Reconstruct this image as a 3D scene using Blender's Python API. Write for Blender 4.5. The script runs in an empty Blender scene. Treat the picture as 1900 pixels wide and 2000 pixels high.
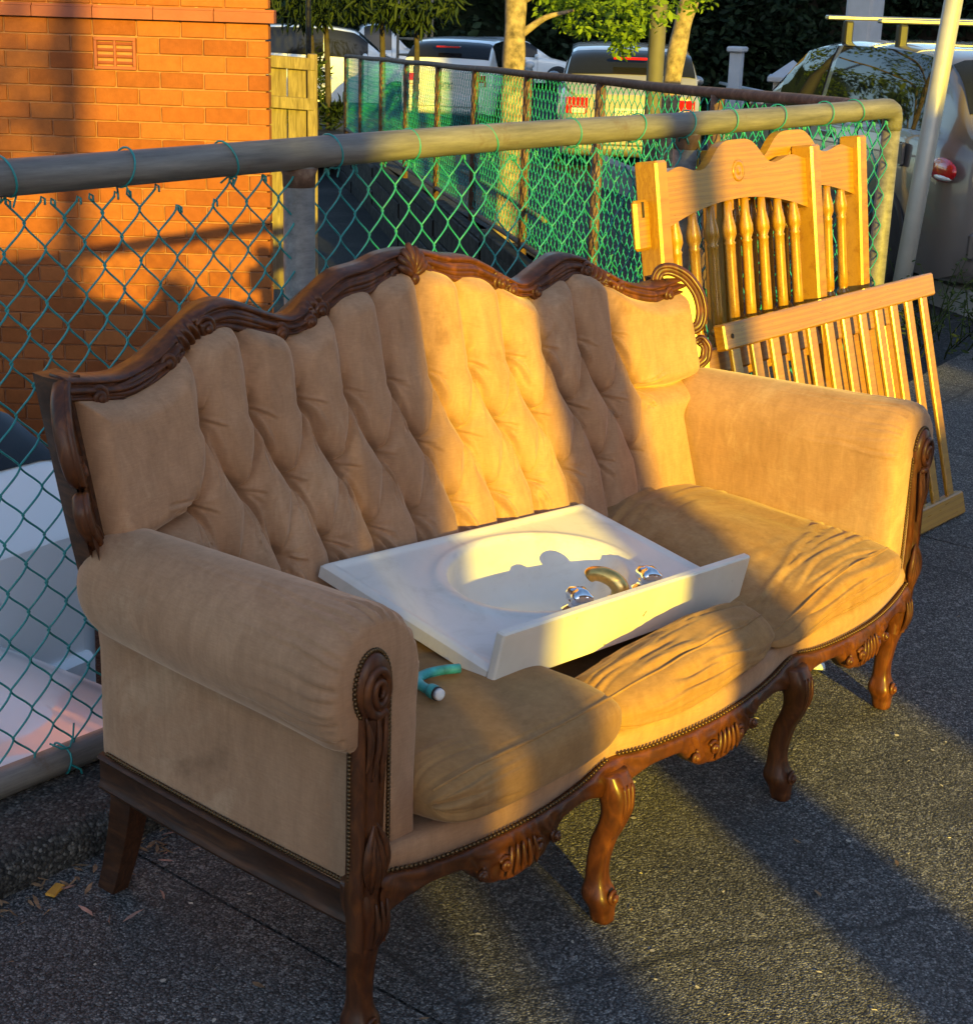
import bpy, math, random
import numpy as np
from mathutils import Vector, Matrix
R_ = math.radians
rng = np.random.default_rng(7)
random.seed(7)
sc = bpy.context.scene
COL = sc.collection

# ------------------------------------------------------------------ camera
CAM_F = (0.7312, 0.6067, -0.3118); CAM_R = (0.6455, -0.7631, 0.0307); CAM_U = (0.2193, 0.2240, 0.9496)
cam_d = bpy.data.cameras.new('camera'); cam = bpy.data.objects.new('camera', cam_d); COL.objects.link(cam)
def _orth():
    F = Vector((0.73117, 0.60675, -0.31185)).normalized()
    Rr = Vector((0.6455, -0.7631, 0.0307)); Rr = (Rr - F*Rr.dot(F)).normalized()
    U = Rr.cross(F)
    return F, Rr, U
F_, Rr_, U_ = _orth()
cam.matrix_world = Matrix(((Rr_.x, U_.x, -F_.x, 0), (Rr_.y, U_.y, -F_.y, 0), (Rr_.z, U_.z, -F_.z, 1.62), (0, 0, 0, 1)))
cam_d.sensor_fit = 'HORIZONTAL'; cam_d.sensor_width = 36; cam_d.lens = 36*3100/1876
cam_d.clip_start = 0.05; cam_d.clip_end = 2000
sc.camera = cam

# ------------------------------------------------------------------ sky, sun, exposure
SUN_AZ, SUN_EL = R_(61), R_(11.6)          # direction the light travels towards / height of the sun
wd = bpy.data.worlds.new('World'); sc.world = wd; wd.use_nodes = True
nt = wd.node_tree; nt.nodes.clear()
sky = nt.nodes.new('ShaderNodeTexSky'); sky.sky_type = 'NISHITA'; sky.sun_disc = False
sky.sun_elevation = SUN_EL; sky.sun_rotation = math.atan2(-math.cos(SUN_AZ), -math.sin(SUN_AZ)) % (2*math.pi)
sky.air_density = 1.0; sky.dust_density = 1.0; sky.ozone_density = 2.2
bg = nt.nodes.new('ShaderNodeBackground'); bg.inputs['Strength'].default_value = 0.106
wo = nt.nodes.new('ShaderNodeOutputWorld'); nt.links.new(sky.outputs[0], bg.inputs[0]); nt.links.new(bg.outputs[0], wo.inputs[0])
sun_d = bpy.data.lights.new('sun', 'SUN'); sun = bpy.data.objects.new('sun', sun_d); COL.objects.link(sun)
sun_d.energy = 3.35; sun_d.angle = R_(0.53); sun_d.color = (1.0, 0.71, 0.03)
LDIR = Vector((math.cos(SUN_AZ)*math.cos(SUN_EL), math.sin(SUN_AZ)*math.cos(SUN_EL), -math.sin(SUN_EL)))
sun.rotation_euler = LDIR.to_track_quat('-Z', 'Y').to_euler(); sun.location = (-10, -20, 12)
sc.view_settings.view_transform = 'Standard'; sc.view_settings.look = 'None'
sc.view_settings.exposure = 1.72; sc.view_settings.gamma = 1.0; sc.view_settings.use_curve_mapping = False
sc.render.engine = 'CYCLES'; sc.cycles.max_bounces = 8; sc.cycles.transparent_max_bounces = 12
sc.cycles.use_denoising = True

# ------------------------------------------------------------------ helpers
def tag(o, label=None, cat=None, group=None, kind=None):
    if label: o['label'] = label
    if cat: o['category'] = cat
    if group: o['group'] = group
    if kind: o['kind'] = kind
    return o
def empty(name, loc=(0, 0, 0), rz=0, label=None, cat=None, group=None):
    o = bpy.data.objects.new(name, None); COL.objects.link(o); o.location = loc; o.rotation_euler = (0, 0, rz)
    o.empty_display_size = 0.1
    return tag(o, label, cat, group)
def link(name, me, parent=None):
    o = bpy.data.objects.new(name, me); COL.objects.link(o)
    if parent is not None: o.parent = parent
    return o
class MB:
    def __init__(s): s.v = []; s.f = []; s.n = 0; s.mi = []
    def add(s, V, Fc, mi=0):
        V = np.asarray(V, float).reshape(-1, 3); s.v.append(V)
        s.f += [tuple(int(i)+s.n for i in f) for f in Fc]; s.mi += [mi]*len(Fc); s.n += len(V); return s
    def box(s, x0, x1, y0, y1, z0, z1, bev=0.0, M=None, mi=0):
        if bev <= 0:
            V = [(x0,y0,z0),(x1,y0,z0),(x1,y1,z0),(x0,y1,z0),(x0,y0,z1),(x1,y0,z1),(x1,y1,z1),(x0,y1,z1)]
            Fc = [(0,3,2,1),(4,5,6,7),(0,1,5,4),(1,2,6,5),(2,3,7,6),(3,0,4,7)]
        else:
            b = bev; V = []
            for (z, i) in ((z0, b), (z0+b, 0), (z1-b, 0), (z1, b)):
                V += [(x0+i+b*(i==0),y0+i,z),(x1-i-b*(i==0),y0+i,z),(x1-i,y0+i+b*(i==0),z),(x1-i,y1-i-b*(i==0),z),(x1-i-b*(i==0),y1-i,z),(x0+i+b*(i==0),y1-i,z),(x0+i,y1-i-b*(i==0),z),(x0+i,y0+i+b*(i==0),z)]
            Fc = [tuple(range(7,-1,-1)), tuple(range(24,32))]
            for k in range(3):
                for j in range(8):
                    a = k*8+j; c_ = k*8+(j+1) % 8; Fc.append((a, c_, c_+8, a+8))
        V = np.array(V, float)
        if M is not None: V = xf(M, V)
        return s.add(V, Fc, mi)
    def grid(s, P, wrapm=False, mi=0, flip=False):
        P = np.asarray(P, float); n, m = P.shape[:2]; Fc = []
        mm = m if wrapm else m-1
        for i in range(n-1):
            for j in range(mm):
                a, b = i*m+j, i*m+(j+1) % m
                q = (a, b, b+m, a+m); Fc.append(q[::-1] if flip else q)
        return s.add(P.reshape(-1, 3), Fc, mi)
    def tube(s, path, rad, seg=8, cap=True, closed=False, squash=None, mi=0):
        P = np.asarray(path, float); n = len(P); rad = np.broadcast_to(np.asarray(rad, float), (n,))
        T = np.gradient(P, axis=0) if not closed else (np.roll(P, -1, 0)-np.roll(P, 1, 0))
        T /= np.linalg.norm(T, axis=1)[:, None]+1e-12
        up = np.array([0, 0, 1.0]) if abs(T[0][2]) < .9 else np.array([1.0, 0, 0])
        Nn = up-T[0]*(T[0]@up); Nn /= np.linalg.norm(Nn); ring = []
        th = np.arange(seg)*2*math.pi/seg
        for i in range(n):
            Nn = Nn-T[i]*(T[i]@Nn); Nn /= np.linalg.norm(Nn)+1e-12; B = np.cross(T[i], Nn)
            ring.append(P[i]+rad[i]*(np.cos(th)[:, None]*Nn+np.sin(th)[:, None]*B))
        V = np.array(ring).reshape(-1, 3); Fc = []
        for i in range(n if closed else n-1):
            for j in range(seg):
                a = i*seg+j; b = i*seg+(j+1) % seg; c_ = ((i+1) % n)*seg
                Fc.append((a, b, c_+(j+1) % seg, c_+j))
        if cap and not closed: Fc += [tuple(range(seg-1, -1, -1)), tuple(range((n-1)*seg, n*seg))]
        return s.add(V, Fc, mi)
    def lathe(s, prof, seg=24, M=None, mi=0, lobes=0, amp=0):
        th = np.arange(seg)*2*math.pi/seg
        P = np.array([[((r*(1+amp*math.cos(lobes*t)))*math.cos(t), (r*(1+amp*math.cos(lobes*t)))*math.sin(t), z) for t in th] for r, z in prof])
        if M is not None: P = xf(M, P.reshape(-1, 3)).reshape(P.shape)
        k = s.n; s.grid(P, True, mi); n = len(prof)
        s.f += [tuple(k+j for j in range(seg-1, -1, -1)), tuple(k+(n-1)*seg+j for j in range(seg))]; s.mi += [mi, mi]
        return s
    def ball(s, c, r, nu=8, nv=6, mi=0, M=None):
        r = np.broadcast_to(np.asarray(r, float), (3,))
        P = np.array([[(math.cos(a)*math.sin(b), math.sin(a)*math.sin(b), math.cos(b)) for a in np.arange(nu)*2*math.pi/nu] for b in np.linspace(0.02, math.pi-.02, nv)])*r
        if M is not None: P = xf(M, P.reshape(-1, 3)).reshape(P.shape)
        return s.grid(P+np.asarray(c, float), True, mi)
    def prism(s, poly, y0, y1, M=None, mi=0):           # polygon in xz extruded along y
        n = len(poly); V = [(x, y0, z) for x, z in poly]+[(x, y1, z) for x, z in poly]
        Fc = [tuple(range(n)), tuple(range(2*n-1, n-1, -1))]+[(i, n+i, n+(i+1) % n, (i+1) % n) for i in range(n)]
        V = np.array(V, float)
        if M is not None: V = xf(M, V)
        return s.add(V, Fc, mi)
    def mesh(s, name, mats, smooth=True, angle=None):
        me = bpy.data.meshes.new(name); V = np.concatenate(s.v); me.from_pydata(V.tolist(), [], s.f)
        for m in (mats if isinstance(mats, (list, tuple)) else [mats]): me.materials.append(m)
        if any(s.mi): me.polygons.foreach_set('material_index', s.mi)
        if smooth:
            me.polygons.foreach_set('use_smooth', [True]*len(me.polygons))
            if angle: me.set_sharp_from_angle(angle=R_(angle))
        me.update(); return me
    def build(s, name, mats, parent=None, smooth=True, angle=None, kind=None, label=None):
        o = link(name, s.mesh(name, mats, smooth, angle), parent)
        if kind: o['kind'] = kind
        if label: o['label'] = label
        return o
def xf(M, V):
    V = np.asarray(V, float); A = np.array(M); return V@A[:3, :3].T+A[:3, 3]
def TR(loc, rx=0, ry=0, rz=0, sc_=1.0):
    return Matrix.Translation(loc)@Matrix.Rotation(rz, 4, 'Z')@Matrix.Rotation(ry, 4, 'Y')@Matrix.Rotation(rx, 4, 'X')@Matrix.Scale(sc_, 4)
def fix_normals(o):
    import bmesh
    b = bmesh.new(); b.from_mesh(o.data); bmesh.ops.recalc_face_normals(b, faces=b.faces); b.to_mesh(o.data); b.free(); return o
def copy_tree(o, parent=None):
    c_ = o.copy(); COL.objects.link(c_); c_.parent = parent
    for ch in list(o.children): copy_tree(ch, c_)
    return c_
def smoothcurve(xs, xt, yt, sig):
    f = np.linspace(min(xt)-4*sig, max(xt)+4*sig, 4000); y = np.interp(f, xt, yt); d = f[1]-f[0]
    k = np.exp(-(np.arange(-int(3*sig/d), int(3*sig/d)+1)*d)**2/(2*sig*sig)); k /= k.sum()
    return np.interp(xs, f, np.convolve(np.pad(y, len(k)//2, mode='edge'), k, 'valid'))
_nz = [(rng.normal(size=3), rng.uniform(0, 6.28)) for _ in range(24)]
def wob(P, freq, n=12):                                   # cheap smooth noise
    P = np.asarray(P, float); r = 0
    for d, ph in _nz[:n]: r = r+np.sin((P@d)*freq+ph)
    return r/math.sqrt(n)

# ------------------------------------------------------------------ materials
class NT:
    def __init__(s, name):
        s.m = bpy.data.materials.new(name); s.m.use_nodes = True; s.t = s.m.node_tree; s.t.nodes.clear()
        s.out = s.n('ShaderNodeOutputMaterial'); s.p = s.n('ShaderNodeBsdfPrincipled'); s.l(s.p.outputs[0], s.out.inputs[0])
    def n(s, t, **kw):
        nd = s.t.nodes.new(t)
        for k, v in kw.items(): setattr(nd, k, v)
        return nd
    def l(s, a, b): s.t.links.new(a, b)
    def coord(s, kind='Object', scale=(1, 1, 1), rot=(0, 0, 0)):
        c_ = s.n('ShaderNodeTexCoord'); m = s.n('ShaderNodeMapping'); m.inputs['Scale'].default_value = scale; m.inputs['Rotation'].default_value = rot
        if kind == 'World':
            g = s.n('ShaderNodeNewGeometry'); s.l(g.outputs['Position'], m.inputs[0])
        else: s.l(c_.outputs[kind], m.inputs[0])
        return m.outputs[0]
    def noise(s, vec, scale, detail=4, rough=.6, dist=0):
        n = s.n('ShaderNodeTexNoise'); n.inputs['Scale'].default_value = scale; n.inputs['Detail'].default_value = detail
        n.inputs['Roughness'].default_value = rough; n.inputs['Distortion'].default_value = dist; s.l(vec, n.inputs['Vector']); return n.outputs[0]
    def ramp(s, fac, stops, interp='LINEAR'):
        r = s.n('ShaderNodeValToRGB'); r.color_ramp.interpolation = interp; e = r.color_ramp.elements
        while len(e) < len(stops): e.new(.5)
        for el, (p, c_) in zip(e, stops):
            el.position = p; el.color = (*c_, 1) if len(c_) == 3 else c_
        s.l(fac, r.inputs[0]); return r.outputs[0]
    def mix(s, fac, a, b, mode='MIX'):
        m = s.n('ShaderNodeMix', data_type='RGBA', blend_type=mode)
        for i, v in ((0, fac), (6, a), (7, b)):
            if isinstance(v, (int, float)): m.inputs[i].default_value = v
            elif isinstance(v, tuple): m.inputs[i].default_value = (*v, 1)
            else: s.l(v, m.inputs[i])
        return m.outputs[2]
    def math(s, op, a, b=0.0):
        m = s.n('ShaderNodeMath', operation=op)
        for i, v in ((0, a), (1, b)):
            if isinstance(v, (int, float)): m.inputs[i].default_value = v
            else: s.l(v, m.inputs[i])
        return m.outputs[0]
    def bump(s, h, strength=.3, dist=.01):
        b = s.n('ShaderNodeBump'); b.inputs['Strength'].default_value = strength; b.inputs['Distance'].default_value = dist
        s.l(h, b.inputs['Height']); s.l(b.outputs[0], s.p.inputs['Normal']); return b
    def set(s, **kw):
        for k, v in kw.items():
            i = s.p.inputs[k.replace('_', ' ')]
            if isinstance(v, (int, float, tuple)): i.default_value = (*v, 1) if isinstance(v, tuple) and len(v) == 3 and i.type == 'RGBA' else v
            else: s.l(v, i)
        return s
M = {}
def simple(name, col, rough=.6, metal=0, var=.12, vscale=8, bump=0, bscale=60, coat=0, spec=.5):
    t = NT(name); v = t.coord('Object'); n = t.noise(v, vscale, 5)
    lo = tuple(c_*(1-var) for c_ in col); hi = tuple(min(1, c_*(1+var)) for c_ in col)
    t.set(Base_Color=t.ramp(n, [(.3, lo), (.7, hi)]), Roughness=rough, Metallic=metal, Coat_Weight=coat, Specular_IOR_Level=spec)
    if bump: t.bump(t.noise(v, bscale, 3), bump, .004)
    M[name] = t.m; return t
def velvet(name, lo, hi, worn, dark, sheen=.42):
    t = NT(name); v = t.coord('Object'); n1 = t.noise(v, 5, 6, .65); n2 = t.noise(t.coord('Object', (60, 60, 420)), 1.0, 3); n3 = t.noise(v, 2.6, 6, .72, .8)
    n4 = t.noise(t.coord('Object', (30, 30, 9)), 1.3, 5, .7, .5); n5 = t.noise(v, 3.3, 5, .7, 1.1)
    c1 = t.ramp(n1, [(.3, lo), (.7, hi)]); c2 = t.mix(t.ramp(n3, [(.54, (0, 0, 0)), (.70, (1, 1, 1))]), c1, worn)
    c2 = t.mix(t.ramp(n5, [(.60, (0, 0, 0)), (.74, (.75, .75, .75))]), c2, dark)
    c2 = t.mix(.45, c2, t.ramp(n4, [(.35, (.58, .54, .50)), (.65, (1, 1, 1))]), 'MULTIPLY')
    c3 = t.mix(.25, c2, t.ramp(n2, [(.3, (.45, .45, .45)), (.7, (1, 1, 1))]), 'MULTIPLY')
    t.set(Base_Color=c3, Roughness=.85, Sheen_Weight=sheen, Sheen_Roughness=.42, Sheen_Tint=(1.0, .78, .62), Specular_IOR_Level=.15)
    t.bump(t.mix(.5, t.noise(v, 420, 2), n2), .25, .002); M[name] = t.m
velvet('velvet', (.40, .215, .118), (.48, .272, .155), (.53, .330, .200), (.27, .142, .076))
velvet('velvet_seat', (.33, .172, .068), (.41, .228, .092), (.47, .285, .13), (.23, .112, .045), .2)
def wood(name, dark, mid, light, rough, coat, scale=(3, 30, 3), gs=4.0):
    t = NT(name); v = t.coord('Object', scale); n = t.noise(v, gs, 6, .6, 1.2); m = t.noise(t.coord('Object'), 9, 5)
    c1 = t.ramp(n, [(.25, dark), (.5, mid), (.78, light)])
    c2 = t.mix(.3, c1, t.ramp(m, [(.3, (.6, .6, .6)), (.7, (1, 1, 1))]), 'MULTIPLY')
    t.set(Specular_IOR_Level=.35, Base_Color=c2, Roughness=t.ramp(m, [(.3, (rough*.7,)*3), (.7, (min(1, rough*1.7),)*3)]), Coat_Weight=coat, Coat_Roughness=.18); t.bump(t.mix(.5, n, t.noise(t.coord('Object'), 120, 4)), .14, .002); M[name] = t.m
wood('walnut', (.034, .0095, .0028), (.082, .023, .0055), (.185, .055, .012), .42, .12, (7, 10, 3.5), 4.0)
wood('walnut_rail', (.014, .006, .003), (.05, .018, .007), (.12, .045, .016), .5, .05, (20, 2, 12))
def pine(name, rot, sc3):
    t = NT(name); v = t.coord('Object', sc3, rot); wv = t.n('ShaderNodeTexWave', wave_type='RINGS', rings_direction='X'); wv.inputs['Scale'].default_value = 3.2; wv.inputs['Distortion'].default_value = 7.0; wv.inputs['Detail'].default_value = 4; wv.inputs['Detail Scale'].default_value = 1.2
    t.l(v, wv.inputs['Vector']); g = t.noise(t.coord('Object', tuple(c_*14 for c_ in sc3), rot), 2.0, 4); o = t.n('ShaderNodeObjectInfo')
    c1 = t.ramp(wv.outputs[0], [(.0, (.47, .240, .017)), (.50, (.44, .220, .015)), (.80, (.36, .165, .010)), (1, (.43, .210, .014))])
    c2 = t.mix(.35, c1, t.ramp(g, [(.3, (.6, .55, .5)), (.7, (1, 1, 1))]), 'MULTIPLY')
    blt = t.noise(t.coord('World'), 4.5, 5, .7); c2 = t.mix(.45, c2, t.ramp(blt, [(.35, (.72, .66, .60)), (.62, (1, 1, 1))]), 'MULTIPLY'); c3 = t.mix(.35, c2, t.ramp(o.outputs['Random'], [(0, (.66, .58, .50)), (1, (1, 1, 1))]), 'MULTIPLY')
    vo = t.n('ShaderNodeTexVoronoi'); vo.inputs['Scale'].default_value = 2.3; t.l(t.coord('Object', tuple(min(3, c_) for c_ in sc3), rot), vo.inputs['Vector'])
    c4 = t.mix(t.ramp(vo.outputs['Distance'], [(.03, (1, 1, 1)), (.055, (0, 0, 0))]), c3, (.16, .05, .012))
    t.set(Base_Color=c4, Roughness=t.ramp(g, [(.3, (.26,)*3), (.7, (.45,)*3)]), Coat_Weight=.35, Coat_Roughness=.15); t.bump(g, .08, .001); M[name] = t.m
pine('pine', (0, R_(90), 0), (.5, 6, 6)); pine('pine_h', (0, 0, 0), (.5, 6, 6))
wood('weathered', (.08, .06, .04), (.20, .16, .11), (.34, .28, .20), .85, 0, (9, 9, .8), 6)
wood('sleeper', (.004, .003, .003), (.009, .007, .006), (.018, .014, .011), .9, 0, (2, 2, 14), 5)
simple('nail', (.10, .055, .022), .35, .7)
simple('underside', (.03, .022, .016), .95)
def porc():
    t = NT('porcelain'); v = t.coord('Object'); n = t.noise(v, 7, 6, .7, .6); g = t.noise(v, 38, 4, .6); sc1 = t.noise(t.coord('Object', (140, 9, 20), (0, 0, .5)), 1.0, 3)
    c1 = t.ramp(n, [(.30, (.60, .56, .50)), (.48, (.71, .68, .63)), (.75, (.74, .715, .675))]); c2 = t.mix(t.ramp(g, [(.68, (0, 0, 0)), (.74, (.5, .5, .5))]), c1, (.36, .29, .20))
    t.set(Base_Color=t.mix(t.ramp(sc1, [(.70, (0, 0, 0)), (.74, (.35, .35, .35))]), c2, (.50, .47, .42)), Roughness=t.ramp(n, [(.3, (.55,)*3), (.7, (.28,)*3)])); M['porcelain'] = t.m
porc()
def panelmat():
    t = NT('porcelain_worn'); v = t.coord('Object'); sp = t.ramp(t.noise(v, 55, 2, .4), [(.70, (0, 0, 0)), (.73, (1, 1, 1))])
    area = t.ramp(t.noise(v, 4, 2), [(.52, (0, 0, 0)), (.62, (1, 1, 1))])
    t.set(Base_Color=t.mix(t.mix(1, sp, area, 'MULTIPLY'), t.ramp(t.noise(v, 6, 4), [(.3, (.62, .58, .52)), (.7, (.74, .71, .66))]), (.12, .08, .05)), Roughness=.3); M['porcelain_worn'] = t.m
panelmat()
simple('chrome', (.82, .82, .84), .06, 1, .03); simple('gold_chrome', (.72, .47, .15), .30, 1, .35, 40)  # second metal: gold-toned and mottled, used on the spout
simple('turquoise', (.05, .36, .36), .5, 0, .45, 40)
simple('white_plastic', (.75, .75, .75), .4)
simple('black_rubber', (.015, .015, .016), .6)
def pipe():
    t = NT('galv_pipe'); v = t.coord('Object', (.6, 7, 7)); n = t.noise(v, 6, 8, .7); r = t.noise(t.coord('Object'), 5, 6, .75)
    c1 = t.ramp(n, [(.25, (.075, .072, .07)), (.55, (.20, .19, .18)), (.8, (.31, .295, .275))])
    t.set(Base_Color=t.mix(t.ramp(r, [(.58, (0, 0, 0)), (.72, (1, 1, 1))]), c1, (.13, .085, .055)), Roughness=.62, Metallic=.25); t.bump(n, .15, .003); M['galv_pipe'] = t.m
    t = NT('rust_pipe'); v = t.coord('Object', (3, 3, 3)); n = t.noise(v, 7, 8, .7)
    t.set(Base_Color=t.ramp(n, [(.3, (.045, .026, .02)), (.55, (.13, .075, .052)), (.75, (.26, .19, .145))]), Roughness=.75); t.bump(n, .2, .003); M['rust_pipe'] = t.m
pipe()
simple('green_wire', (.012, .23, .24), .5, 0, .18, 30, spec=.6)
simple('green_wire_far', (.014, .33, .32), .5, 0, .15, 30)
def brickm():
    t = NT('brick'); o = t.n('ShaderNodeObjectInfo'); v = t.coord('World'); n = t.noise(v, 26, 6, .65); n2 = t.noise(v, 3, 4)
    base = t.ramp(o.outputs['Random'], [(0, (.26, .080, .024)), (.3, (.32, .104, .030)), (.6, (.38, .132, .040)), (.85, (.35, .114, .036)), (1, (.24, .070, .022))])
    c1 = t.mix(.55, base, t.ramp(n, [(.3, (.62, .58, .55)), (.7, (1, 1, 1))]), 'MULTIPLY')
    t.set(Base_Color=t.mix(.3, c1, t.ramp(n2, [(.35, (.7, .65, .62)), (.65, (1, 1, 1))]), 'MULTIPLY'), Roughness=.9, Specular_IOR_Level=.2); t.bump(t.noise(v, 90, 5, .7), .5, .004); M['brick'] = t.m
brickm()
simple('mortar', (.33, .155, .085), .95, 0, .15, 20, .4, 120)
simple('terracotta', (.27, .07, .035), .65, 0, .15, 6, .2, 60)
def bricksheet():
    t = NT('brick_sheet'); b = t.n('ShaderNodeTexBrick'); t.l(t.coord('Object', (1, 1, 1), (R_(90), 0, 0)), b.inputs[0])
    b.inputs['Color1'].default_value = (.40, .15, .06, 1); b.inputs['Color2'].default_value = (.34, .12, .05, 1); b.inputs['Mortar'].default_value = (.42, .28, .17, 1)
    b.inputs['Scale'].default_value = 1; b.inputs['Mortar Size'].default_value = .008; b.inputs['Brick Width'].default_value = .24; b.inputs['Row Height'].default_value = .084
    t.set(Base_Color=b.outputs[0], Roughness=.9); M['brick_sheet'] = t.m
bricksheet()
def asphalt(name, base, sparkle, sc1=150):
    t = NT(name); v = t.coord('World'); vo = t.n('ShaderNodeTexVoronoi'); vo.inputs['Scale'].default_value = sc1; t.l(v, vo.inputs['Vector'])
    sep = t.n('ShaderNodeSeparateColor'); t.l(vo.outputs['Color'], sep.inputs[0])
    st = t.ramp(sep.outputs[0], [(0, tuple(c_*.35 for c_ in base)), (.5, base), (.80, tuple(c_*1.8 for c_ in base)), (.90, sparkle), (1, tuple(min(1, c_*1.7) for c_ in sparkle))])
    vo2 = t.n('ShaderNodeTexVoronoi'); vo2.inputs['Scale'].default_value = sc1*.42; t.l(v, vo2.inputs['Vector'])
    sep2 = t.n('ShaderNodeSeparateColor'); t.l(vo2.outputs['Color'], sep2.inputs[0])
    st = t.mix(t.ramp(sep2.outputs[1], [(.955, (0, 0, 0)), (.97, (1, 1, 1))]), st, tuple(min(1, c_*1.3) for c_ in sparkle))
    edge = t.ramp(vo.outputs['Distance'], [(.35, (1, 1, 1)), (.75, (.25, .25, .25))])
    c1 = t.mix(.8, st, edge, 'MULTIPLY'); big = t.noise(v, 1.7, 7, .68, .7); c2 = t.mix(.75, c1, t.ramp(big, [(.30, (.42, .42, .44)), (.5, (.85, .85, .85)), (.7, (1, 1, 1))]), 'MULTIPLY'); spot = t.noise(v, 5.5, 3, .5, .4); c2 = t.mix(t.ramp(spot, [(.66, (0, 0, 0)), (.72, (.55, .55, .55))]), c2, tuple(c_*.35 for c_ in base)); dust = t.noise(v, .9, 5, .7); c2 = t.mix(t.ramp(dust, [(.5, (0, 0, 0)), (.75, (.22, .22, .22))]), c2, (.16, .145, .125))
    wv = t.n('ShaderNodeTexNoise'); wv.inputs['Scale'].default_value = 3.0; wv.inputs['Detail'].default_value = 5; t.l(v, wv.inputs['Vector']); wp = t.mix(.16, v, wv.outputs['Color'], 'ADD')
    ck = t.n('ShaderNodeTexVoronoi', feature='DISTANCE_TO_EDGE'); ck.inputs['Scale'].default_value = .55; t.l(wp, ck.inputs['Vector'])
    c2 = t.mix(t.ramp(ck.outputs['Distance'], [(.0015, (.8, .8, .8)), (.005, (0, 0, 0))]), c2, tuple(c_*.22 for c_ in base))
    t.set(Base_Color=c2, Roughness=.82, Specular_IOR_Level=.35); t.bump(t.math('MULTIPLY', vo.outputs['Distance'], -1), .9, .005); M[name] = t.m
asphalt('asphalt', (.125, .120, .118), (.25, .24, .228), 235)
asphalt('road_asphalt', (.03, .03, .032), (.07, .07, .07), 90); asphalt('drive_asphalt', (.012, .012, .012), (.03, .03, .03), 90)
asphalt('kerb_concrete', (.060, .057, .053), (.13, .125, .115), 150)
simple('concrete', (.30, .285, .26), .9, 0, .2, 5, .4, 80)
simple('dark_soil', (.03, .024, .018), .95, 0, .3, 12)
def paint(name, col, rough=.28, flake=0):
    t = NT(name); t.set(Base_Color=col, Roughness=rough, Coat_Weight=1.0, Coat_Roughness=.04, Metallic=flake); M[name] = t.m
paint('paint_white', (.82, .83, .84)); paint('paint_silver', (.42, .41, .40), .3, .55); paint('paint_champagne', (.16, .135, .125), .38, .3); paint('paint_blue', (.03, .07, .20)); paint('paint_ivory', (.66, .67, .68))
def glassm():
    t = NT('car_glass'); t.set(Base_Color=(.012, .013, .015), Roughness=.03, Specular_IOR_Level=.28); M['car_glass'] = t.m
glassm()
simple('red_lens', (.55, .01, .012), .15, 0, .2, 30, coat=1); simple('clear_lens', (.75, .75, .75), .12, 0, .1, 20, coat=1); simple('amber_lens', (.65, .16, .01), .2, coat=1)
simple('black_trim', (.014, .014, .015), .5); simple('tyre', (.018, .018, .018), .85); simple('alloy', (.50, .50, .52), .3, .9)
simple('plate', (.72, .72, .68), .4, 0, .03); simple('plate_dark', (.02, .02, .05), .5)
simple('bark_pale', (.24, .185, .125), .9, 0, .7, 14, .8, 30); simple('bark_grey', (.19, .155, .12), .92, 0, .45, 10, .6, 40); simple('bark_dark', (.05, .04, .032), .95, 0, .3, 12)
simple('steel_pole', (.44, .42, .38), .5, .35, .12, 6); simple('dark_pole', (.10, .095, .085), .7); simple('black_stake', (.012, .012, .014), .7)
simple('white_render', (.55, .55, .58), .8, 0, .08, 5, .2, 40)
simple('dry_leaf', (.26, .15, .075), .9, 0, .5, 60); simple('yellow_leaf', (.55, .27, .03), .8, 0, .2, 30); simple('pale_chip', (.45, .40, .33), .9, 0, .2, 30); simple('pink_leaf', (.42, .22, .16), .8, 0, .2, 40)
def leafm(name, lo, hi, trans):
    t = NT(name); g = t.n('ShaderNodeNewGeometry'); rn = t.ramp(g.outputs['Random Per Island'], [(0, lo), (1, hi)])
    t.set(Base_Color=rn, Roughness=.6, Specular_IOR_Level=.2)
    tr = t.n('ShaderNodeBsdfTranslucent'); t.l(rn, tr.inputs[0]); mx = t.n('ShaderNodeMixShader'); mx.inputs[0].default_value = trans
    t.l(t.p.outputs[0], mx.inputs[1]); t.l(tr.outputs[0], mx.inputs[2]); t.l(mx.outputs[0], t.out.inputs[0]); M[name] = t.m
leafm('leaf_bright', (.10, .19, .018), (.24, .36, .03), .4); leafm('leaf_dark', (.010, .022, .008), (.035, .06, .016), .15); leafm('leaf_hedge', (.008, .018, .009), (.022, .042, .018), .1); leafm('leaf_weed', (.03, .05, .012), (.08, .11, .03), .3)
# ================================================================== ground, kerb, yard
FC = np.array([5.12, 2.53]); FE = np.array([16.2, 16.2]); FD = (FE-FC)/np.linalg.norm(FE-FC); FN = np.array([FD[1], -FD[0]]); FLEN = np.linalg.norm(FE-FC)
def gz(x, y):                                             # road level: falls away gently along the street
    a = (np.asarray(x)-FC[0])*FD[0]+(np.asarray(y)-FC[1])*FD[1]
    return np.where(a < 0, -.03, np.where(a < 35, -.03-.033*a, -1.185))
def sheet(name, poly, z, mat, thick=0):
    b = MB(); n = len(poly); zz = [z(x, y) if callable(z) else z for x, y in poly]
    b.add([(x, y, q) for (x, y), q in zip(poly, zz)], [tuple(range(n))])
    o = b.build(name, mat, None, False); o['kind'] = 'structure'; return o
sheet('ground', [(-400, -400), (400, -400), (400, 400), (-400, 400)], -1.30, M['dark_soil'])
sheet('driveway', [(-12, 2.62), (5.35, 2.62), (17, 17.3), (-12, 17.3)], -1.0, M['drive_asphalt'])
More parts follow.
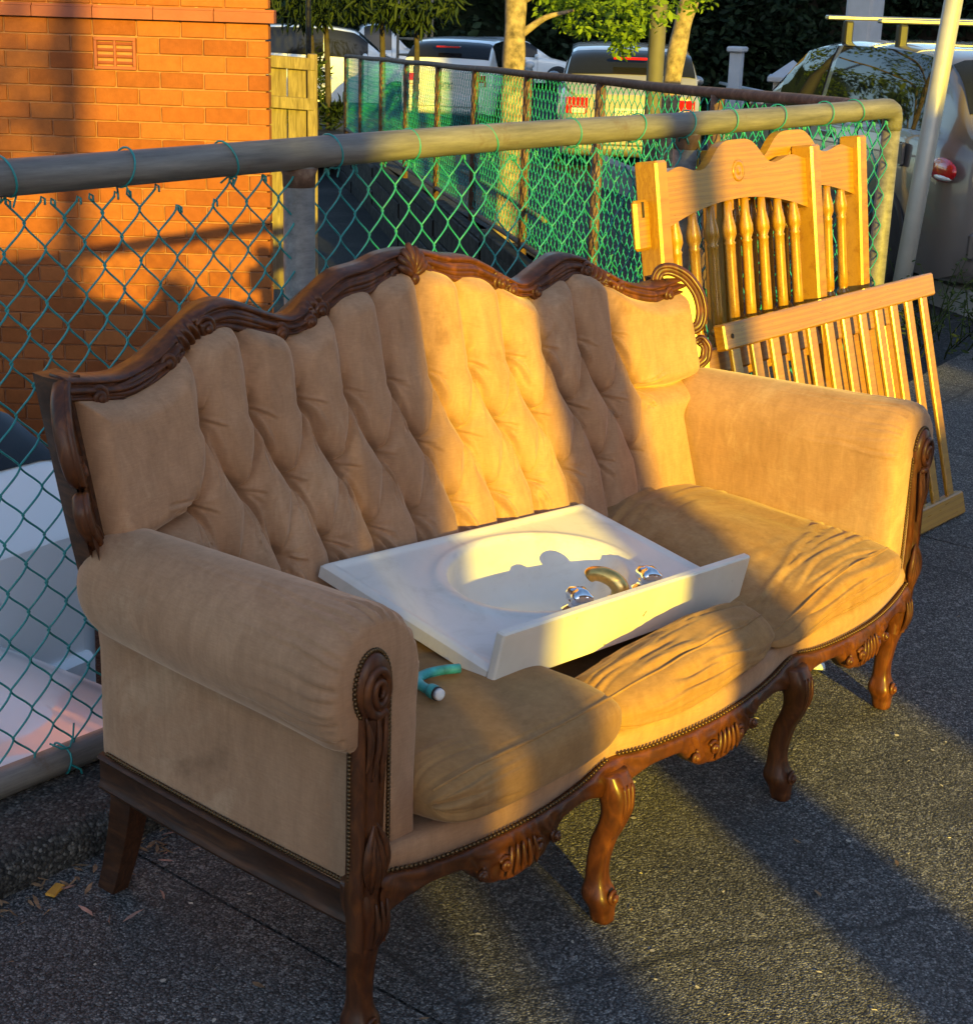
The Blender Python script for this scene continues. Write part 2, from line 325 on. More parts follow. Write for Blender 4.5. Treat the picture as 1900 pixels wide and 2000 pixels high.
# footpath with sawn joints: slabs of asphalt parted by narrow grooves
fp = [(-30, -1.2), (-1.194, 1.69), (1.696, 4.6), (4.606, 7.6)]
pm = MB()
def fpquad(x0, x1, y0, y1):
    pm.add([(x0, y0, 0), (x1, y0, 0), (x1, y1, 0), (x0, y1, 0)], [(0, 1, 2, 3)])
for x0, x1 in fp: fpquad(x0, x1, -30, 2.31)
pm.add([(4.606, 2.31, 0), (7.6, 2.31, 0), (8.35, 3.25, 0), (5.5, 2.9, 0), (5.25, 2.62, 0), (4.606, 2.62, 0)], [(0, 1, 2, 3, 4, 5)])
footpath = pm.build('footpath', M['asphalt'], None, False, kind='structure')
sheet('footpath_joint', [(-30, -30), (7.6, -30), (7.6, 2.31), (-30, 2.31)], -.003, M['kerb_concrete'])
rd = MB(); A = np.linspace(0, 260, 60); Bq = np.array([0, 3, 8, 30, 120, 260])
P = np.array([[(*(FC+FN*.15+FD*a+FN*b), 0) for b in Bq] for a in A]); P[..., 2] = gz(P[..., 0], P[..., 1]); rd.grid(P, flip=True)
A2 = np.linspace(FLEN+.3, 260, 40); B2 = np.array([-160, -60, -20, -6, 0])
P = np.array([[(*(FC+FN*.15+FD*a+FN*b), 0) for b in B2] for a in A2]); P[..., 2] = gz(P[..., 0], P[..., 1]); rd.grid(P, flip=True)
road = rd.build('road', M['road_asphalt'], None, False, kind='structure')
kb = MB()                                                 # roadside kerb beyond the fence corner
k0 = np.array([7.75, 2.35])
for i in range(9):
    p0 = k0+FD*(i*1.2); p1 = p0+FD*1.185
    q = [p0, p1, p1+FN*.16, p0+FN*.16]; zb = float(gz(*p0))-.1
    V = [(*w, zb) for w in q]+[(*w, 0.012-.018*i) for w in q]
    kb.add(V, [(3, 2, 1, 0), (4, 5, 6, 7), (0, 1, 5, 4), (1, 2, 6, 5), (2, 3, 7, 6), (3, 0, 4, 7)])
kb.build('kerb', M['concrete'], None, False, kind='structure')
# raised strip that carries the fence: broken front edge
st = MB(); xs = np.linspace(-6, 5.3, 380); prof = [(2.302, -.02), (2.300, .02), (2.306, .05), (2.325, .066), (2.36, .071), (2.62, .073), (2.62, -1.05)]
P = np.array([[(x, y, z) for y, z in prof] for x in xs])
nn = wob(P, 9, 12)*.006+wob(P, 31, 12)*.005; P[:, :4, 1] += nn[:, :4]; P[:, 1:5, 2] += nn[:, 1:5]*.6; st.grid(P, flip=True)
st.build('kerb_strip', M['kerb_concrete'], None, True, 50, kind='structure')
# retaining wall of dark timber sleepers under the side fence
rw = empty('retaining_wall', (FC[0], FC[1], -1.0), math.atan2(FD[1], FD[0]), 'dark timber sleeper retaining wall below the long rusty side fence', 'wall')
for i in range(7):
    for k in range(8):
        b = MB(); L0 = k*2.26; L1 = L0+2.24; z0 = i*.155
        zt0 = 1.0+float(gz(*(FC+FD*L0)))+.03; 
        if z0 > zt0: continue
        z1 = min(z0+.15, zt0+.02)
        b.box(L0, L1, .02, .11+.012*((i+k) % 2), z0, z1, .008); b.build('sleeper', M['sleeper'], rw, False)
b = MB(); b.box(0, FLEN, -.03, .018, 0, .55); b.build('backing', M['underside'], rw, False)

# ================================================================== brick building behind the driveway
bld = empty('brick_building', (5.68, 6.22, -1.0), R_(-49.75), 'orange brick building corner with terracotta sill course and louvred vent', 'building')
ML, RH, BD = .22, .083, .10
def slab(x1, y0, z0, z1):
    V = [(-6.5, y0, z0), (x1, y0, z0), (x1-.9, 4.0, z0), (-6.5, 4.0, z0), (-6.5, y0, z1), (x1, y0, z1), (x1-.9, 4.0, z1), (-6.5, 4.0, z1)]
    return MB().add(V, [(0,3,2,1),(4,5,6,7),(0,1,5,4),(1,2,6,5),(2,3,7,6),(3,0,4,7)])
slab(-.02, .008, 0, 2.40).build('wall', M['mortar'], bld, False)
slab(-.02, .008, 2.40, 9.5).build('upper_wall', M['brick_sheet'], bld, False)
core = MB(); core.box(-6.5, -2.9, .002, .006, 0, 2.40); core.build('wall_side', M['brick_sheet'], bld, False)
bm_full = MB().box(-.106, .106, 0, .10, 0, .075, .003).mesh('brick', M['brick'], False)
bm_half = MB().box(-.051, .051, 0, .10, 0, .075, .003).mesh('brick_half', M['brick'], False)
VX, VZ0, VZ1 = -.77, 26*RH, 28*RH-.01
nb = 0
for r in range(29):
    z = r*RH
    if z+.075 > 2.41: break
    x = -.11 if r % 2 == 0 else -.055; half = r % 2 == 1
    while x > -2.5:
        w = .055 if half else .11
        if not (abs(x-VX) < .105+w-.01 and r in (26, 27)):
            o = link('brick', bm_half if half else bm_full, bld); nb += 1
            o.location = (x, -.004+random.uniform(-.002, .002), z+random.uniform(-.001, .001)); o.rotation_euler = (0, random.uniform(-.004, .004), random.uniform(-.004, .004))
        else:
            for xa, xb in ((x-w+.004, VX-.109), (VX+.109, x+w-.004)):
                if xb-xa > .015: MB().box(xa, xb, -.004, .10, z, z+.075, .003).build('brick', M['brick'], bld, False)
        x -= w+.11; half = False
# vent
vent = MB(); x0, x1 = VX-.105, VX+.105; z0, z1 = VZ0, VZ1
vent.box(x0, x1, -.012, .02, z0, z0+.016, .002).box(x0, x1, -.012, .02, z1-.016, z1, .002).box(x0, x0+.016, -.0118, .02, z0+.016, z1-.016, .002).box(x1-.016, x1, -.0118, .02, z0+.016, z1-.016, .002).box(VX-.005, VX+.005, -.010, .02, z0+.016, z1-.016)
vo = vent.build('vent', M['terracotta'], bld, False)
b = MB(); b.box(x0+.016, x1-.016, .012, .02, z0+.016, z1-.016); b.build('vent_back', M['underside'], vo, False)
for c_ in (0, 1):
    for k in range(4):
        b = MB(); xa = x0+.018+c_*.092; b.box(0, .084, -.008, .008, -.003, .003, 0, TR((xa, .0, z0+.033+k*.031), R_(35))); b.build('slat', M['terracotta'], vo, False)
# sill course of terracotta tiles
for k in range(12):
    b = MB(); xa = .03-k*.30; b.prism([(0, 0), (.296, 0), (.296, .05), (0, .05)], -.045, .06, TR((xa-.296, 0, 2.405)))
    b.prism([(0, .051), (.296, .051), (.296, .062), (0, .062)], -.03, .06, TR((xa-.296, 0, 2.405))); b.build('sill_tile', M['terracotta'], bld, False)
for k in range(11):
    o = link('brick', bm_full, bld); o.location = (-.11-k*ML, -.004, 2.472)
    o = link('brick', bm_full, bld); o.location = (-.22-k*ML, -.004, 2.472+RH)

# ================================================================== unseen shade casters added behind the photographer
sa, ca = math.sin(SUN_AZ), math.cos(SUN_AZ); TN = math.tan(SUN_EL)
def st2xy(s, t): return (s*sa+t*ca, -s*ca+t*sa)
def shade_block(name, s0, s1, t, q, depth, label, mat, roof):  # added light blocker, width and height set from the shade edges
    h = q-t*TN; x, y = st2xy((s0+s1)/2, t); w = s1-s0
    e = empty(name, (x, y, 0), SUN_AZ-math.pi/2, label, 'building')
    b = MB(); b.box(-w/2, w/2, -depth, 0, 0, h-.18); b.build('wall', mat, e, False)
    b = MB(); b.box(-w/2-.0, w/2+.0, -depth-.2, .0, h-.178, h, .02); b.build('roof', roof, e, False)
    for k in range(max(1, int(w//2.4))):
        xa = -w/2+1.0+k*2.4
        if xa+.9 > w/2: break
        f = MB(); f.box(xa, xa+.9, .002, .05, 1.0, 2.2); fo = f.build('window', M['white_render'], e, False)
        g = MB(); g.box(xa+.06, xa+.84, .051, .056, 1.06, 2.14); g.build('pane', M['car_glass'], fo, False)
    return e
shade_block('shade_block_left', -9.0, .90, -12, 2.02, 5, 'unseen brick block added behind the viewer to shade the left side', M['brick_sheet'], M['terracotta'])  # added out of view; keeps sun off the left side
shade_block('shade_block_low', 2.30, 4.6, -11, 1.18, 5, 'unseen low block added behind the viewer to shade the ground at right', M['concrete'], M['terracotta'])  # added out of view; darkens the ground right of the sofa
shade_block('shade_block_right', 4.62, 9.6, -12.5, 2.55, 6, 'unseen rendered block added behind the viewer to shade the wagon', M['white_render'], M['terracotta'])  # added out of view; keeps low sun off the wagon
shade_block('shade_block_tall', 9.9, 60, -16, 17, 8, 'unseen tall block added behind the viewer to shade the far street', M['brick_sheet'], M['concrete'])  # added out of view; puts the distant cars and trees in shade
def shade_post(name, t, pts, mat, label, cat, seg=10):     # pts: (s, q, radius) along its height
    x0, y0 = st2xy(pts[0][0], t); e = empty(name, (x0, y0, 0), 0, label, cat)
    path = []; rad = []
    for s, q, r in pts:
        x, y = st2xy(s, t); path.append((x-x0, y-y0, q-t*TN)); rad.append(r)
    path.insert(0, (path[0][0], path[0][1], 0)); rad.insert(0, rad[0]*1.08)
    b = MB(); b.tube(path, rad, seg); b.build('trunk', mat, e); return e
shade_post('shade_leafy_post', -9, [(1.06, .3, .10), (1.0, 1.0, .095), (.97, 1.7, .09), (.99, 2.2, .09), (1.03, 3.4, .085)], M['bark_grey'], 'unseen leafy post added behind the viewer to shade the brick wall', 'tree')  # added out of view; casts the upright band on the bricks
shade_post('shade_leaning_post', -4.6, [(1.665, .4, .135), (1.58, 1.1, .135), (1.485, 1.62, .13), (1.46, 1.80, .09), (1.45, 1.86, .02)], M['bark_dark'], 'unseen leaning post added behind the viewer to shade a strip of the sofa', 'tree')  # invented shape, added for the dark strip across back and seat
shade_post('shade_slim_post', -7, [(2.30, .5, .05), (2.24, 1.2, .06), (2.11, 1.95, .075), (2.08, 3.2, .07)], M['dark_pole'], 'unseen slim post added behind the viewer to shade a narrow band', 'pole')  # added out of view for the thin dark band on the rail

def _shade_leaves():  # leaves added out of view to dapple the brick wall
    e = bpy.data.objects['shade_leafy_post']; r = np.random.default_rng(11); V = []; Fq = []
    for k in range(420):
        s_, q_, t_ = r.uniform(.15, 1.0), 2.45+abs(r.normal(0, .55)), -9+r.normal(0, .5); x, y = st2xy(s_, t_); c_ = np.array([x, y, q_-t_*TN])-np.array(e.location); a = r.normal(size=3); a /= np.linalg.norm(a); b_ = np.cross(a, r.normal(size=3)); b_ /= np.linalg.norm(b_)
        L = r.uniform(.05, .10); n0 = len(V); V += [c_-a*L, c_+b_*L*.4, c_+a*L, c_-b_*L*.4]; Fq.append((n0, n0+1, n0+2, n0+3))
    MB().add(V, Fq).build('crown', M['leaf_dark'], e, False)
_shade_leaves()
# ================================================================== near chain link fence
FY = 2.52
fence = empty('chain_link_fence', (0, FY, 0), 0, 'green chain link fence with weathered pipe rail right behind the sofa', 'fence')
def pipe_path(x0, x1, z, n=60, amp=.003): return [(x, amp*math.sin(x*1.7), z+amp*math.sin(x*2.3+1)) for x in np.linspace(x0, x1, n)]
b = MB(); pth = pipe_path(-3.0, 5.02, 1.27); pth += [(5.06, .0, 1.268), (5.095, .005, 1.258), (5.115, .01, 1.235), (5.12, .012, 1.20)]
b.tube(pth, .0335, 20); b.build('top_rail', M['galv_pipe'], fence)
b = MB(); b.tube(pipe_path(-3.0, 5.10, .105), .030, 14); b.build('bottom_rail', M['galv_pipe'], fence)
for x in (-.35, 2.393, 3.87, 5.118):
    b = MB(); b.tube([(x, .012, .03), (x, .012, .7), (x, .012, 1.25)], .034 if x < 5 else .031, 18); b.build('post', M['galv_pipe'], fence)
    if x < 5:
        b = MB(); b.tube([(x, .012, 1.20), (x, .012, 1.225), (x, .012, 1.240)], [.0345, .0355, .041], 18); b.build('weld_collar', M['rust_pipe'], fence)
def chainlink(xs, z0, z1, h, r, seg, npc, w, jit, depth, knuckle=True, dip=None):
    """vertical zig-zag wires hooked into their neighbours"""
    b = MB(); sh = {}
    def warp(x, z):
        return jit*(math.sin(x*7.1+z*3.3)+math.sin(x*3.7-z*9.1+1)+.6*math.sin(x*17+z*13)), jit*(math.sin(x*5.9+z*6.1+2)+.7*math.sin(x*13.3-z*4.7))
    for i, x in enumerate(xs):
        ph = 0 if i % 2 == 0 else .5
        n = int((z1-z0)/h*npc)+1; path = []
        top = z1-(dip(x) if dip else 0)
        for k in range(n+1):
            z = z0+(z1-z0)*k/n
            if z > top: break
            c_ = ((z-z0)/h+ph) % 1.0
            tri = 4*abs(c_-.5)-1                         # -1..1
            tri = math.copysign(abs(math.sin(tri*math.pi/2))**1.0*.35+abs(tri)*.65, tri)
            up = c_ < .5
            dx, dz = warp(x, z)
            yy = depth*(1 if up else -1)*(1-abs(tri)**3)+.3*depth*math.sin(x*3+z*2)
            path.append((x+tri*(w/2+r*.9)+dx, yy, z+dz))
        if len(path) < 4: continue
        if knuckle:                                      # curl the cut end back on itself
            p = path[-1]; path += [(p[0]+.004, p[1]+.004, p[2]+.008), (p[0]+.009, p[1], p[2]+.004), (p[0]+.006, p[1]-.004, p[2]-.006)]
        b.tube(path, r, seg)
    return b
W1 = .0445
def dip1(x):
    d = .012+.009*math.sin(x*4.1)+.006*math.sin(x*11)
    if 2.02 < x < 2.16: d += .045
    return d
xs1 = np.arange(.7, 5.07, W1)
mesh1 = chainlink(xs1, .085, 1.242, .1, .0022, 6, 14, W1, .0030, .0045, True, dip1)
wm = mesh1.build('wire_mesh', M['green_wire'], fence); wm['kind'] = 'stuff'
# tie wires round the rails
for x in [1.665, 1.925, 2.18, 2.475, 2.72, 2.99, 3.32, 3.60, 3.84, 4.06, 4.33, 4.62, 4.82]:
    th = np.linspace(-1.9, 4.9, 20); tl = random.uniform(-.02, .02)
    path = [(x+tl*(math.sin(t))+.006*math.cos(t*.5), .0368*math.cos(t), 1.27+.0368*math.sin(t)) for t in th]
    path = [(x+.006, -.014, 1.216)]+path+[(x-.004, .012, 1.222)]
    b = MB(); b.tube(path, .0021, 6); b.build('tie_wire', M['green_wire'], fence)
for x in (1.10, 1.715):
    path = [(x+.003*math.sin(t*3), .033*math.cos(t), .105+.033*math.sin(t)) for t in np.linspace(0, 9.5, 30)]+[(x+.02, -.035, .085), (x+.028, -.037, .05)]
    b = MB(); b.tube(path, .0024, 6); b.build('tie_wire', M['green_wire'], fence)
    b = MB(); b.tube([(x-.03, -.006, .15), (x-.012, -.02, .137), (x+.006, -.022, .135), (x+.022, -.012, .15), (x+.03, -.006, .175)], .0022, 6); b.build('tie_wire', M['green_wire'], fence)
# ================================================================== long side fence running downhill to the street
sf = empty('side_fence', (FC[0], FC[1], 0), math.atan2(FD[1], FD[0]), 'long side fence with rusty rail and green mesh running off behind the rail', 'fence')
def frz(a): return 1.262-(1.262-.634)*a/FLEN
def fbz(a): return -.02-(.39-.02)*a/FLEN
b = MB(); b.tube([(a, 0, frz(a)+.003*math.sin(a*2)) for a in np.linspace(0.02, FLEN, 80)], .024, 12); b.build('top_rail', M['rust_pipe'], sf)
b = MB(); b.tube([(a, 0, fbz(a)+.05) for a in np.linspace(0.3, FLEN, 40)], .02, 8); b.build('bottom_rail', M['rust_pipe'], sf)
PXP = [1.83, 3.86, 5.8, 7.77, 9.62, 11.67, 13.66, 15.75, FLEN-.05]
for a in PXP:
    b = MB(); b.tube([(a, .0, fbz(a)-.3), (a, 0, .4), (a, 0, frz(a)-.01)], .030 if a < 12 else .034, 10); b.build('post', M['rust_pipe'], sf)
W2 = .055
m2 = chainlink(np.arange(.06, FLEN, W2), 0, 1.0, .105, .0026, 4, 8, W2, .0035, .006, False)
V = np.concatenate(m2.v); a_ = V[:, 0]; V[:, 2] = fbz(a_)+.05+V[:, 2]*(frz(a_)-fbz(a_)-.07); m2.v = [V]
m2o = m2.build('wire_mesh', M['green_wire_far'], sf); m2o['kind'] = 'stuff'
b = MB(); b.tube([(a, -.02, fbz(a)+.30+.02*math.sin(a)) for a in np.linspace(5.2, 8.4, 12)], .017, 8); b.build('loose_batten', M['weathered'], sf)
# ================================================================== the carved sofa
SO = (1.56, 1.52, 0.0)
sofa = empty('carved_sofa', SO, 0, 'tan velvet button tufted sofa with carved dark wooden frame standing on the footpath', 'sofa')
UW, UC = 1.776, .868                                      # width between the arm posts, middle of the back
def vback(u, z): return .738-.05*np.abs((np.asarray(u)-UC)/.9)**3+(np.asarray(z)-1.0)*.29
_cd = [0, .06, .12, .2, .27, .345, .42, .5, .56, .62, .7, .78, .84, .9]
_cz = [1.098, 1.092, 1.072, 1.066, 1.036, 1.000, 1.020, 1.046, 1.042, 1.014, .974, .955, .962, .972]
def crest(u):
    u = np.asarray(u, float); return smoothcurve(np.abs(u-UC), _cd, _cz, .018)-.017*(u-UC)/.9
# ---- tufted back
NU, NZ = 720, 390
UL, UR = -.022, 1.755
ua = np.linspace(UL, UR, NU); top = crest(ua)-.036
zb = np.linspace(0, 1, NZ)
Zg = .34+(top-.34)[:, None]*zb[None, :]
def inset(z): t = np.clip((.735-z)/.10, 0, 1); return .085*t*t*(3-2*t)
Ug = np.repeat(ua[:, None], NZ, 1); fr_ = (Ug-UL)/(UR-UL); Ug = UL+inset(Zg)+fr_*(UR-UL-2*inset(Zg))
SP = .1235
row1 = [(UC-.012+(i-5)*SP, .858-.004*(i-5)*.35) for i in range(11)]
row2 = [(UC-.012+(i-5.5)*SP, .722-.004*(i-5)*.35) for i in range(12)]
row3 = [(UC-.012+(i-5)*SP, .588-.004*(i-5)*.35) for i in range(11)]
segs = []
for i, (u, z) in enumerate(row1):
    segs += [((u, z), row2[i], .7), ((u, z), row2[i+1], 1.0), ((u, z), (u+.012, float(crest(u))-.04), .9)]
for i, (u, z) in enumerate(row3):
    segs += [((u, z), row2[i], 1.0), ((u, z), row2[i+1], .7), ((u, z), (u, .34), .9)]
segs += [(row2[0], (UL-.02, row2[0][1]-.025), .8), (row2[-1], (UR+.02, row2[-1][1]+.01), .8)]
D1 = np.full(Ug.shape, 9.0); 
for (a, b_, wgt) in segs:
    ax, az = a; dx, dz = b_[0]-ax, b_[1]-az; L2 = dx*dx+dz*dz
    t = np.clip(((Ug-ax)*dx+(Zg-az)*dz)/L2, 0, 1)
    bow = .010*np.sin(np.pi*t)                            # folds sag a little
    d = np.hypot(Ug-ax-t*dx+bow*np.sign(dx+1e-9)*.5, Zg-az-t*dz+bow)
    D1 = np.minimum(D1, d/wgt+(.006 if wgt < .75 else 0))
Rb = .050
pill = np.sqrt(np.clip(1-(1-np.clip(D1/Rb, 0, 1))**2, 0, 1))
Hh = .072*pill
tuft = np.zeros_like(Ug); cre = np.zeros_like(Ug)
rs = np.random.default_rng(3)
def crease(u0, z0, ang, bend, L, dep, w):
    n_ = 9; t = np.linspace(0, 1, n_); an = ang+bend*t; du = np.cumsum(np.cos(an))*L/n_; dz = np.cumsum(np.sin(an))*L/n_
    pu = u0+np.concatenate([[0], du]); pz = z0+np.concatenate([[0], dz]); mu = .02
    i0, i1 = np.searchsorted(ua, [pu.min()-mu-.02, pu.max()+mu+.02]); sl = slice(max(0, i0), min(NU, i1)); U, Z = Ug[sl], Zg[sl]
    best = np.full(U.shape, 9.0); env = np.zeros_like(U)
    for k in range(n_):
        ax, az, dx, dz_ = pu[k], pz[k], pu[k+1]-pu[k], pz[k+1]-pz[k]; q = np.clip(((U-ax)*dx+(Z-az)*dz_)/(dx*dx+dz_*dz_), 0, 1)
        vx, vz = U-ax-q*dx, Z-az-q*dz_; d = np.hypot(vx, vz)*np.sign(dx*vz-dz_*vx+1e-12); m_ = np.abs(d) < np.abs(best); best = np.where(m_, d, best); tt = (k+q)/n_; env = np.where(m_, np.sin(np.pi*np.clip(.10+.9*tt, 0, 1))**.8, env)
    cre[sl] += env*dep*(-np.exp(-(best/w)**2)+.75*np.exp(-((best-2.1*w)/(1.5*w))**2))
for k, (u, z) in enumerate(row1+row2+row3):
    r = np.hypot(Ug-u, Zg-z); tuft = np.maximum(tuft, np.exp(-(r/.014)**2))
    for j in range(5):
        crease(u+rs.normal(0, .003), z-.004, -1.0-.17*j+rs.normal(0, .06), -.35+rs.normal(0, .12), rs.uniform(.05, .115), rs.uniform(.0032, .0060), rs.uniform(.0024, .0036))
    for j in range(2): crease(u+.004, z, -.15-.3*j+rs.normal(0, .12), -.3, rs.uniform(.02, .045), .0026, .0028)
    for j in range(2): crease(u+.002, z+.004, 1.15+.2*j+rs.normal(0, .08), .25, rs.uniform(.03, .07), .0022, .0024)
crease(row2[0][0]-.005, row2[0][1]+.008, 3.05, .12, .06, .004, .003); crease(row2[0][0]-.02, row2[0][1]+.022, 3.0, .1, .06, .003, .003)
crease(row2[-1][0]+.005, row2[-1][1]+.012, .2, .1, .07, .004, .003); crease(row2[-1][0]+.01, row2[-1][1]+.02, .35, .1, .06, .003, .003)
Hh = Hh-.014*tuft-.020*np.exp(-(D1/.0050)**2)+cre*1.7
edge = np.minimum(np.minimum(Ug-UL-inset(Zg), UR-inset(Zg)-Ug), np.minimum(top[:, None]-Zg, 1))
Hh *= np.sqrt(np.clip(1-(1-np.clip(edge/.035, 0, 1))**2, 0, 1))
Pn = np.stack([Ug, Zg, 0*Ug], -1); Hh += wob(Pn, 9, 12)*.0016
Vg = vback(Ug, Zg)-.004-Hh
b = MB(); b.grid(np.stack([Ug, Vg, Zg], -1)); tb = b.build('tufted_back', M['velvet'], sofa)
bme = MB().ball((0, 0, 0), (.0085, .005, .0085), 12, 8).mesh('tuft_button', M['velvet'])
for (u, z) in row1+row2+row3:
    o = link('tuft_button', bme, tb); i_ = int(np.argmin(np.abs(ua-u))); j_ = int(np.argmin(np.abs(Zg[i_]-z))); o.location = (u, float(vback(u, z))+.006, z)
# ---- back of the back
b = MB(); Zr = np.linspace(.2, 1, 14); P = []
for u in np.linspace(-.03, 1.765, 50):
    zt = float(crest(u))-.02; P.append([(u+float(inset(z))*(1 if u < UC else -1)*min(1, abs(u-UC)/.5), float(vback(u, z))+.045, z) for z in np.linspace(.22, zt, 14)])
b.grid(np.array(P), flip=True)
for z0 in (0,):
    Pf = np.array(P); Pf2 = Pf.copy(); Pf2[..., 1] -= .04; b.grid(Pf2)
b.build('back_panel', M['velvet'], sofa)
# ---- carved crest rail
n = 1100; us = np.linspace(-.035, 1.768, n); zc = crest(us); sec = 26
dist = np.abs(us-UC); tz = np.gradient(zc, us); cs = 1/np.sqrt(1+tz**2); nx, nz = -tz*cs, cs
hh = .0205+.006*np.exp(-((dist-.48)/.09)**2)+.006*np.exp(-((dist-.15)/.09)**2)-.004*np.exp(-((dist-.345)/.05)**2)
rib = (np.exp(-((dist-.615)/.032)**4)+np.exp(-((dist-.285)/.020)**4))
al = np.cumsum(np.hypot(np.gradient(us), np.gradient(zc)))
P = np.zeros((n, sec, 3))
for j in range(sec):
    f = j/(sec-1)
    if j < sec-6:
        g = f*(sec-1)/(sec-7)                             # 0..1 from lower front edge to upper front edge
        a = -1+2*g; bulge = .020*np.sqrt(max(0, 1-abs(a)**3.2))
        flute = .0075*(2*abs(math.cos(a*3.9+.2))**.6-1)*(1-rib)+.0075*rib*np.sin(al*2*math.pi/.0165)*math.cos(a*1.4)
        fw = .012+bulge+flute*(1 if abs(a) < .93 else .2)
    else:
        k = (j-(sec-6))/5; a = 1-2*k; fw = -.014*math.sin(math.pi*(.25+.5*k))*1.25
    off = a*hh-.0205
    uu = us+nx*off; zz = zc+nz*off
    P[:, j] = np.stack([uu, vback(us, zz)-.004-fw, zz], -1)
b = MB(); b.grid(P, True); b.f += [tuple(range(sec)), tuple(range((n-1)*sec, n*sec))]; b.mi += [0, 0]; fix_normals(b.build('crest_rail', M['walnut'], sofa))
def volute(mb, c, r, turns, ang0, sgn, th=.006, fwd=.016, tilt=0.0, ymap=None):
    ph = np.linspace(0, turns*2*math.pi, int(26*turns)+4); rr = r*(1-ph/ph[-1]*.86)
    pts = [(c[0]+sgn*q*math.cos(ang0+p), c[1]-fwd-.006*(p/ph[-1]), c[2]+q*math.sin(ang0+p)) for p, q in zip(ph, rr)]
    if ymap is not None: pts = [ymap(p) for p in pts]
    mb.tube(pts, np.linspace(th, th*1.25, len(pts)), 7)
    e = pts[-1]; mb.ball(e, (th*1.7, th*1.5, th*1.7), 8, 6)
for sg in (-1, 1):
    for dd, off, r, a0 in ((.27, -.010, .020, 2.2), (.305, -.018, .017, 5.0), (.385, -.020, .017, 1.0), (.565, -.012, .021, .3), (.67, -.006, .022, 2.6), (.84, -.016, .018, .5)):
        u = UC+sg*dd; z = float(crest(u))-.027+off*.4; b = MB()
        volute(b, (u, float(vback(u, z))-.022, z), r, 1.6, a0, sg, .0055, .012); b.build('carved_scroll', M['walnut'], sofa)
    # leaf running along each lobe
    for d0, d1 in ((.07, .24), (.40, .55), (.68, .83)):
        b = MB(); q = np.linspace(0, 1, 26)
        for k, (oz, rr) in enumerate(((.010, .0065), (-.006, .0058), (-.020, .0050))):
            uu = UC+sg*(d0+(d1-d0)*q); z = crest(uu)-.027+oz*np.sin(np.pi*(.15+.75*q)); 
            b.tube(np.stack([uu, vback(uu, z)-.030-.005*np.sin(np.pi*q), z], -1), rr*np.sin(np.pi*(.06+.88*q))**.7+.0008, 7)
        b.build('carved_leaf', M['walnut'], sofa, kind='stuff')
b = MB(); zc0 = float(crest(UC))                          # shell at the middle
for k in range(7):
    an = (k-3)*.36; L = .052-.004*abs(k-3)
    q = np.linspace(0, 1, 12); uu = UC+np.sin(an)*L*q*1.15; zz = zc0-.052+np.cos(an)*L*q*1.25
    b.tube(np.stack([uu, vback(uu, zz)-.038-.010*np.sin(np.pi*q*.9), zz], -1), .0035+.0085*q*np.sqrt(np.clip(1.02-q, 0, 1))*1.6, 8)
b.ball((UC, float(vback(UC, zc0-.06))-.042, zc0-.058), (.012, .010, .012), 10, 8)
volute(b, (UC-.05, float(vback(UC, zc0))-.030, zc0-.048), .026, 1.5, 1.0, 1, .006, .012); volute(b, (UC+.05, float(vback(UC, zc0))-.030, zc0-.048), .026, 1.5, 1.0, -1, .006, .012)
b.build('carved_shell', M['walnut'], sofa)
# ---- nail trim along crest and sides (one piece)
nb_ = MB()
def nails(pts, r=.0042):
    for p in pts: nb_.ball(p, (r, r, r), 6, 4)
uu = np.linspace(-.015, 1.748, 175); zz = crest(uu)-.0505; nails(np.stack([uu, vback(uu, zz)-.017, zz], -1))
